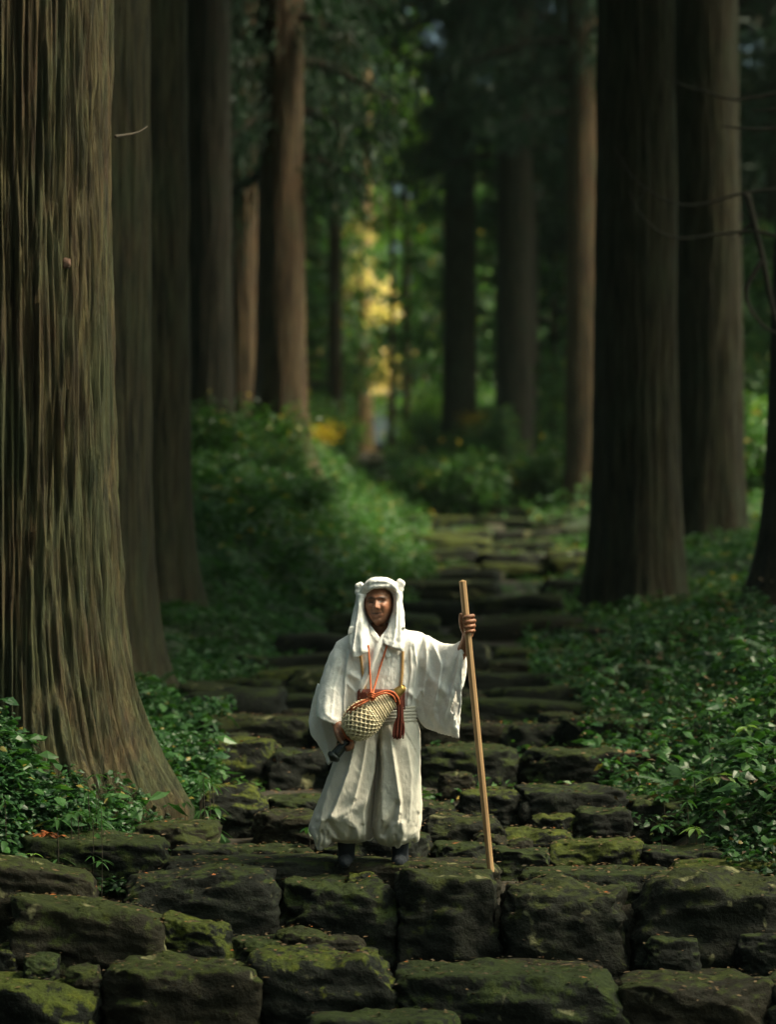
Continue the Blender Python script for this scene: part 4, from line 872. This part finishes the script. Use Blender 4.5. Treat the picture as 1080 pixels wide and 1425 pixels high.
V = cs(tt_, aa_, spir + knob + .001).reshape(-1, 3); cpart('shell', V, grid_q(90, 64), mat_plain('conch_cream', (.20, .15, .08), (.60, .50, .34), 30, .45, .4, .003, 0, (1, 1, 1)))
mbn = MB(); t = np.linspace(.03, .60, 60); NN = 16
for s in (-1, 1):
    for k in range(NN):
        a = k * 6.283 / NN + s * (t - .03) * 4.2; V, q, tr = tube(cs(t, a, .005), .0052, 6); mbn.add(V, q, tr)
for k in range(NN):   # knots where the cords cross
    for j in range(7):
        tk = .03 + (k % 2 * .5 + j) * 6.283 / NN / 4.2
        if tk > .58: continue
        for k2 in range(NN):
            if (k2 + k) % 1 == 0 and k == 0 or k == 1:
                a = (k2 + (.5 if k % 2 else 0)) * 6.283 / NN; c = cs(np.array([tk]), a, .008)[0]; V, q, tr = tube([c - c1 * .006, c, c + c1 * .006], [.004, .0068, .004], 6); mbn.add(V, q, tr)
for j in range(12):
    tk = .50 + j * .041; a = np.linspace(0, 2 * np.pi, 33); V, q, tr = tube(cs(tk + .018 * np.sin(a + 1), a, .005), .0052 + .001 * (j % 2), 6); mbn.add(V, q, tr)
net = mbn.mesh('net', [mat_plain('cream_net_cord', (.50, .40, .24), (.84, .72, .50), 90, .8, .4, .002)]); net.transform(Matrix.Translation(tuple(-ca))); obj('net', net, shell)
pm = [cb, np.array(W(553, 964, -.215)), np.array(W(560.5, 958, -.21)), np.array(W(561.5, 957.3, -.21))]
V, q, tr = tube(pm, [.036, .029, .023, .020], 12, 12); cpart('mouthpiece', V, [q, tr], mat_plain('old_brass', (.22, .13, .03), (.45, .30, .09), 40, .35, .2, .001, .8))
V, q, tr = tube([np.array(W(545, 970, -.215)), np.array(W(551, 965.5, -.215))], [.046, .036], 14); cpart('mouthpiece_collar', V, [q, tr], mat_plain('dark_binding', (.015, .014, .010), (.05, .045, .03), 120, .6))
mo = MB()
def cord(pts, r=.0055, n=50, wob=.0):
    V, q, tr = tube([W(*p) for p in pts], r, 7, n); 
    mo.add(V, q, tr)
def onb(px, py, o): return (px, py, sy(px, py, o))
cord([onb(512.5, 898, .020), onb(513.5, 915, .022), onb(515, 940, .024), (516, 958, -.20), (517.5, 968, -.285)])
cord([onb(540, 890, .014), onb(537, 903, .010), onb(528, 932, .012), (521, 957, -.20), (518.5, 968, -.285)])
for k in range(3):
    cord([(512 + k, 967 + k * 2, -.27), (517, 964.5 + k * 2.6, -.305), (523 - k, 968 + k * 2, -.275), (517, 972 + k, -.28), (512 + k, 967 + k * 2, -.27)], .0058, 24)
cord([(516, 971, -.29), (503, 976.5, -.30), (491, 983, -.285), (482, 993, -.26), (477.5, 1005, -.24), (477.5, 1017, -.23), (483, 1027, -.225), (490, 1031, -.21)], .0066)
cord([(515, 973, -.295), (503, 980, -.315), (492, 987, -.295), (484, 997, -.27), (479.5, 1010, -.25)], .0052)
cord([(519, 968, -.29), (528, 964, -.285), (538, 961.5, -.27), (548, 964, -.255), (554, 972, -.25), (556, 980, -.22)], .0060)
cord([(520, 971, -.29), (529, 966.5, -.29), (539, 965, -.28), (547, 969, -.262), (551, 977, -.25)], .0052)
ms = mo.mesh('orange_cord', [M['orange']]); ms.transform(Matrix.Translation(tuple(-ca))); obj('orange_cord', ms, shell)
mt_ = MB(); rs = np.random.RandomState(8)
for k in range(40):
    a, b = rs.uniform(-4, 4), rs.uniform(-7.5, 7.5); yy = rs.uniform(-.02, .01)
    V, q, tr = tube([W(556 + a * .6, 966 + rs.uniform(0, 6), -.19 + yy), W(557 + a, 990, -.185 + yy), W(555 + b * 1.0, 1010, -.185 + yy), W(553.5 + b, 1026 + rs.uniform(-5, 3), -.19 + yy)], .0042, 5, 12); mt_.add(V, q, tr)
ms = mt_.mesh('tassel', [M['tassel']]); ms.transform(Matrix.Translation(tuple(-ca))); obj('tassel', ms, shell)
# dark case in the lowered hand
ka = np.array(W(484, 1030, -.172)); kb = np.array(W(466, 1051, -.195))
case = empty('dark_case', tuple(ka)); tag(case, 'small dark lacquered case held in the lowered hand below the shell', 'case')
V, q, tr = tube([ka, ka + (kb - ka) * .5, kb], [.024, .027, .030], 16, 8); obj('barrel', mesh('barrel', V - ka, [q, tr], mat_plain('black_green_lacquer', (.006, .010, .008), (.014, .020, .016), 30, .25)), case)
V, q, tr = tube([kb, kb + (kb - ka) * .10, kb + (kb - ka) * .2], [.036, .040, .036], 18, 6); obj('end_cap', mesh('end_cap', V - ka, [q, tr], mat_plain('black_cap', (.008, .010, .010), (.02, .024, .022), 30, .3)), case)
# ------------------------------------------------------------ staff
sa, sb = np.array(W(644, 809, -.215)), np.array(W(683.5, 1213.5, -.215))
V, q, tr = tube([sb + (sa - sb) * f for f in np.linspace(0, 1, 14)], np.linspace(.0185, .0200, 14), 8)
stf = obj('staff', mesh('staff', V - sb, [q, tr], mat_plain('pale_staff_wood', (.20, .105, .042), (.48, .29, .14), 22, .55, .35, .003, 0, (1, 1, .06)), False), None, tuple(sb)); tag(stf, 'tall faceted pale wooden staff held upright in the raised hand', 'staff')
# ------------------------------------------------------------ undergrowth (uncountable)
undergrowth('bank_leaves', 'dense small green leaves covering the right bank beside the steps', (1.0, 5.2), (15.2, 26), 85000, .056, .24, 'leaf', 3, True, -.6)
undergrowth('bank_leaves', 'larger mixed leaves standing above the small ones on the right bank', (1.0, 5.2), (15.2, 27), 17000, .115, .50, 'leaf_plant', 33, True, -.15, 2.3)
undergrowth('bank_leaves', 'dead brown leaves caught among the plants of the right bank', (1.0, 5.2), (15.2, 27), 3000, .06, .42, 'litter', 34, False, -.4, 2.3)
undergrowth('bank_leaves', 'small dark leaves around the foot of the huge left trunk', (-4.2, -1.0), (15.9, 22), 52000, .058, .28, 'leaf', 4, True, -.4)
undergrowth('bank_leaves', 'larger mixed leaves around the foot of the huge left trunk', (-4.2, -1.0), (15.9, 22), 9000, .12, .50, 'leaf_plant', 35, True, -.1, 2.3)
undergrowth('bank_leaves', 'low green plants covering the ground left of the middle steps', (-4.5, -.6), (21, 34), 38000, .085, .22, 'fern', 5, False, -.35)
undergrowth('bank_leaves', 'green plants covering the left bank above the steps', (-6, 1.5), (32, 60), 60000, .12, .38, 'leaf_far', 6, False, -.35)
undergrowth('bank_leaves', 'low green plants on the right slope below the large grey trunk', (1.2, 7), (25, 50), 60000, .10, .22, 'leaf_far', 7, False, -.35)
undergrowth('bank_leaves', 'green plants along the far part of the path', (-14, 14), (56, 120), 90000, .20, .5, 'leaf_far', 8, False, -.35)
undergrowth('bank_leaves', 'thick dark leaves growing up before the huge left trunk', (-2.9, -1.45), (15.95, 17.0), 16000, .06, .34, 'leaf', 14, True, -.25, 2.6, False)
undergrowth('step_moss_plants', 'small green plants rooted between the stones of the steps', (-2.5, 4.0), (18.5, 75), 70000, .075, .14, 'leaf_far', 15, False, .0, 1.9, False)
def litter():
    rs = np.random.RandomState(9); N = 9000
    Vs = []; Fs = []; n0 = 0
    for o in path.children[:len(FG)]:
        me = o.data; a = np.zeros(len(me.vertices) * 3, np.float32); me.vertices.foreach_get('co', a); a = a.reshape(-1, 3) + np.array(o.location)
        b = np.zeros(len(me.loops), np.int32); me.loops.foreach_get('vertex_index', b); Vs.append(a); Fs.append(b.reshape(-1, 4) + n0); n0 += len(a)
    bv_ = BVHTree.FromPolygons(np.concatenate(Vs).tolist(), np.concatenate(Fs).tolist())
    x = rs.uniform(-2.4, 2.4, N); d = rs.uniform(14.3, 24, N); dg = gz(x, d)
    nr = rnorm(rs, N, .25)
    for i in range(N):
        h = bv_.ray_cast(Vector((x[i], CAMY + d[i], 4)), Vector((0, 0, -1)))
        if h[0] is not None and h[0].z > dg[i]: dg[i] = h[0].z
    V, T = leaf_arr(xyz(x, CAMY + d, dg + .012), rdir(rs, N, 0, .3), nr, rs.uniform(.015, .045, N), .016, .1)
    o = obj('leaf_litter', mesh('leaf_litter', V, T, M['litter'], False)); tag(o, 'brown fallen leaves and debris between the stones', 'fallen leaves', kind='stuff')
litter()
# ------------------------------------------------------------ forest air
def haze():
    V, q = rbox(1); lo = np.array([-60, -22, -2.2]); hi = np.array([60, 260, 62.]); V = lo + (V + 1) / 2 * (hi - lo)
    m = bpy.data.materials.new('forest_air'); m.use_nodes = True; ns = m.node_tree.nodes; ns.clear()
    v_ = ns.new('ShaderNodeVolumePrincipled'); v_.inputs['Density'].default_value = .00015; v_.inputs['Color'].default_value = (.66, .95, .82, 1)
    out = ns.new('ShaderNodeOutputMaterial'); m.node_tree.links.new(v_.outputs[0], out.inputs['Volume'])
    o = obj('haze', mesh('haze', V, q, m, False)); tag(o, 'thin pale haze hanging between the far trees', 'haze', kind='stuff')
haze()
# ------------------------------------------------------------ ferns (each frond a part)
def frond_mesh(L, seed, mat):
    rs = np.random.RandomState(seed); n = 15
    u = np.linspace(.12, .97, n); sx = L * u; sz = L * (.42 * u - .62 * u ** 2)
    B = []; D = []; Ls = []
    for s in (-1, 1):
        for i in range(n):
            w = L * .27 * math.sin(math.pi * (u[i] * .85 + .12)) ** .8
            B.append((sx[i], 0, sz[i])); dv = np.array([.38, s, -.12 + rs.normal(0, .06)]); D.append(dv / np.linalg.norm(dv)); Ls.append(w)
    B = np.array(B); D = np.array(D); Ls = np.array(Ls); mb = MB()
    V, T = leaf_arr(B, D, np.tile([[.1, 0, 1.]], (len(B), 1)), Ls, L * .06, .15); mb.add(V, None, T)
    t = np.linspace(0, 1, 8); V, q, tt = tube(np.stack([L * t, 0 * t, L * (.42 * t - .62 * t ** 2)], 1), np.linspace(.004, .001, 8) * L / .4, 4); mb.add(V, q, tt)
    return mb.mesh('frond', [M[mat]], False)
FR = [frond_mesh(.42, 1, 'fern'), frond_mesh(.5, 2, 'leaf_plant'), frond_mesh(.36, 3, 'fern')]
def fern(x, d, s, label, group, nf=8, seed=0, dz=0.):
    rs = np.random.RandomState(seed); t = empty('fern', (x, CAMY + d, gz1(x, d) + dz)); t.scale = (s, s, s); tag(t, label, 'fern', group)
    t['label'] = label + (', beside the stones' if min(abs(x - np.interp(d, XLd, XLx)), abs(x - np.interp(d, XRd, XRx))) < .5 else ', away from the stones') + (', small' if s < .7 else '')
    for k in range(nf):
        o = obj('frond', FR[rs.randint(3)], t); o.rotation_euler = (rs.normal(0, .15), -rs.uniform(.15, .75), k * 6.283 / nf + rs.normal(0, .25)); q = rs.uniform(.7, 1.15); o.scale = (q, q, q)
rs = np.random.RandomState(31); sd_ = 0
def ferns(n, xr_, dr_, label, group, sc=(.6, 1.1)):
    global sd_
    for k in range(n):
        for _ in range(30):
            x = rs.uniform(*xr_); d = rs.uniform(*dr_); xl = np.interp(d, XLd, XLx); xr = np.interp(d, XRd, XRx)
            if (x < xl - .05 or x > xr + .05) and all((x - a) ** 2 + (d - b) ** 2 > (c + .1) ** 2 for a, b, c in TRUNKS): break
        sd_ += 1; fern(x, d, rs.uniform(*sc), label, group, rs.randint(6, 10), sd_)
ferns(9, (-2.6, -1.1), (16.0, 17.4), 'dark fern at the foot of the huge left trunk', 'ferns below the huge left trunk', (.4, .75))
ferns(14, (-3.2, -1.0), (19, 28), 'fern in the green patch left of the middle steps', 'ferns left of the middle steps')
ferns(22, (-4.5, .3), (30, 44), 'arching fern on the left bank behind the man', 'ferns on the left bank', (.9, 1.6))
ferns(16, (1.5, 3.4), (17.5, 27), 'fern among the small leaves of the right bank', 'ferns on the right bank')
# ------------------------------------------------------------ leafy plants on the right bank (each leaf a part)
def leaf_mesh(L, w, mat, seed):
    t = np.linspace(0, 1, 9); wd = w * np.sin(np.pi * t ** .85) ** .9; z = L * (.10 * t - .32 * t ** 2)
    V = []
    for s in (-1, 0, 1):
        for i in range(9): V.append((L * t[i], s * wd[i] / 2, z[i] + (abs(s) * wd[i] * .14)))
    V = np.array(V); q = []
    for r in (0, 1):
        for i in range(8): q.append((r * 9 + i, r * 9 + i + 1, (r + 1) * 9 + i + 1, (r + 1) * 9 + i))
    return mesh('leaf', V, np.array(q), M[mat], True)
LM = [leaf_mesh(.11, .042, 'leaf_plant', 1), leaf_mesh(.13, .05, 'leaf_plant', 2), leaf_mesh(.09, .05, 'leaf', 3), leaf_mesh(.16, .022, 'leaf_plant', 4), leaf_mesh(.12, .045, 'leaf_pale', 5)]
def plant(px, py, d, s, nl, label, group=None, k=0, tilt=.15, seed=0, z=None):
    cd_ = np.linspace(15.8, 25, 80); cP = np.array([P(px, py, q) for q in cd_]); d = cd_[np.argmin(np.abs(gz(cP[:, 0], cd_) + (.24 if group is None else .30) - cP[:, 2]))] if px > 800 else d
    rs = np.random.RandomState(seed); x, y, zt = P(px, py, d); zg = gz1(x, d); h = min(max(zt - zg, .05), .46 if group else .75) / s
    t = empty('leafy_plant', (x, y, zg)); t.scale = (s, s, s); tag(t, label, 'plant', group)
    V, q, tt = tube([[0, 0, -.05], [.01, 0, h * .5], [0, 0, h]], [.006, .004, .003], 5, 6); obj('stem', mesh('stem', V, [q, tt], M['twig']), t)
    tiers = 2 if (h * s > .2 and group) else 1
    for i in range(nl * tiers):
        o = obj('leaf', LM[k if (rs.rand() < .8 or k == 4) else 1], t, (0, 0, (h if i < nl else h * .55) - .004 * i)); o.rotation_euler = (rs.normal(0, .15), rs.normal(tilt, .15), i * 6.283 / nl + rs.normal(0, .18)); q_ = rs.uniform(.8, 1.15); o.scale = (q_, q_, q_)
plant(1000, 1078, 16.1, 1.15, 6, 'pale six-leaved plant standing out on the right bank', None, 4, .05, 1)
plant(890, 1094, 16.6, .9, 5, 'small pale-leaved plant over the dark stones, leftmost on the right bank', None, 4, .2, 2)
plant(968, 1150, 16.0, .8, 6, 'pale low plant below the six-leaved one on the right bank', None, 4, .2, 7)
plant(1040, 1010, 17.0, .9, 5, 'pale-leaved plant high on the right bank near the edge', None, 4, .1, 8)
plant(46, 1188, 15.6, .45, 4, 'tiny heart-leaved plant on the stone at the lower left', None, 4, .05, 3)
plant(430, 1150, 16.5, .7, 7, 'small green plant between the stones beside the white trouser leg', None, 2, .3, 4)
rs = np.random.RandomState(41)
for k in range(30):
    px = rs.uniform(870, 1090); py = rs.uniform(940, 1180); d = rs.uniform(15.9, 19)
    nl_ = rs.randint(3, 8); plant(px, py, d, rs.uniform(.4, .95), nl_, '%s-leaved plant on the right bank, %s, %s' % (['three', 'four', 'five', 'six', 'seven'][nl_ - 3], 'close to the steps' if px < 950 else ('midway to the edge' if px < 1020 else 'near the right edge'), 'low down' if py > 1100 else ('halfway up' if py > 1020 else 'high up')), 'leafy plants of the right bank', int(rs.choice([0, 1, 2, 3])), rs.uniform(.0, .4), 50 + k)
for k in range(12):
    plant(rs.uniform(-10, 150), rs.uniform(1020, 1150), rs.uniform(15.9, 16.5), rs.uniform(.5, .9), rs.randint(4, 8), 'dark leafy plant in front of the huge left trunk', 'leafy plants before the huge left trunk', 3, .3, 120 + k)
for k in range(8):
    plant(rs.uniform(235, 300), rs.uniform(1060, 1130), rs.uniform(16.9, 17.3), rs.uniform(.5, .8), rs.randint(4, 8), 'green plant beside the root of the huge left trunk', 'plants beside the root', 3, .3, 140 + k)
# fallen orange leaf bundle
mb = MB(); rs = np.random.RandomState(2); N = 26
V, T = leaf_arr(rs.normal(0, 1, (N, 3)) * [.05, .03, .006], rdir(rs, N, 0, .4), rnorm(rs, N, .3), .05, .022, .2, True)
o = obj('fallen_leaf_spray', mesh('fallen_leaf_spray', V, T, mat_leaf('orange_dead_leaf', (.16, .04, .012), (.26, .075, .02), None, trans=.2), False), None, P(66, 1160, 16.15)); tag(o, 'orange-brown dead leaf spray lying on the stone at the left', 'fallen leaf')
# knots on the huge left trunk
for (px, py, r) in ((92, 366, .032), (86, 552, .036)):
    t = bpy.data.objects['cedar_tree']; tm = t.children[0] if t.children[0].name.startswith('trunk') else t.children[1]
    bpy.context.view_layer.update(); a = Vector((0, CAMY, ZC)); b = Vector(P(px, py, 17)); h = tm.ray_cast(tm.matrix_world.inverted() @ a, (b - a).normalized())
    if h[0]:
        rs = np.random.RandomState(px); v, q = stone_verts(r * 1.5, r, r * 2, px, 8, 2.2, 1.5); o = obj('knot', mesh('knot', v, q, mat_plain('raw_knot_wood', (.06, .03, .018), (.12, .065, .045), 40, .9)), t); o.location = h[1] if False else (Vector(h[1]) + Vector((0, 0, 0)))
# bare drooping twigs at the right edge
def twig(name, label, pts, d, r0, r1, subs=()):
    t = empty(name, P(*pts[0], d)); tag(t, label, 'branch'); base = np.array(P(*pts[0], d))
    K = [np.array(P(a, b, d + (i * .05))) - base for i, (a, b) in enumerate(pts)]
    V, q, tt = tube(K, np.linspace(r0, r1, len(K)), 6, 30); obj('branch', mesh('branch', V, [q, tt], M['twig']), t)
    for sb in subs:
        K = [np.array(P(a, b, d + .1)) - base for a, b in sb]; V, q, tt = tube(K, np.linspace(r1 * 1.2, r1 * .4, len(K)), 5, 16); obj('twig', mesh('twig', V, [q, tt], M['twig']), t)
twig('bare_branch', 'thin bare bough drooping across the large grey trunk, lower of the two', [(1085, 330), (1050, 322), (1000, 326), (950, 332), (915, 320), (890, 295), (876, 265)], 27, .018, .004, [[(1010, 326), (1030, 335), (1040, 342)]])
twig('bare_branch', 'thin bare bough drooping across the large grey trunk, upper of the two', [(1085, 262), (1030, 270), (985, 283), (950, 285), (915, 272), (880, 245), (856, 205)], 27.5, .017, .004, [[(900, 262), (885, 290), (880, 310)]])
twig('bare_branch', 'bare branch at the top right pointing left to the trunk', [(1090, 128), (1055, 135), (1020, 138), (985, 128), (950, 118), (915, 98)], 27, .02, .004, [[(985, 128), (970, 118), (955, 105)]])
twig('bare_branch', 'bare pale branch at the top right, second from the top', [(1095, 178), (1060, 180), (1030, 178), (1005, 175)], 26, .018, .005, [])
twig('bare_branch', 'short pale branch stub at the right edge near the top', [(1095, 150), (1070, 153), (1045, 153)], 26, .015, .005, [])
twig('bare_branch', 'thick dark bare branch bending down at the right edge', [(1040, 270), (1050, 310), (1062, 360), (1072, 410), (1085, 460)], 27, .036, .024, [[(1062, 360), (1040, 400), (1045, 430), (1065, 455), (1085, 465)], [(1050, 310), (1035, 320), (1030, 330)]])
twig('bare_branch', 'short pale twig sticking out of the huge left trunk near the top', [(160, 190), (175, 188), (192, 184), (205, 176)], 17.6, .012, .004, [])
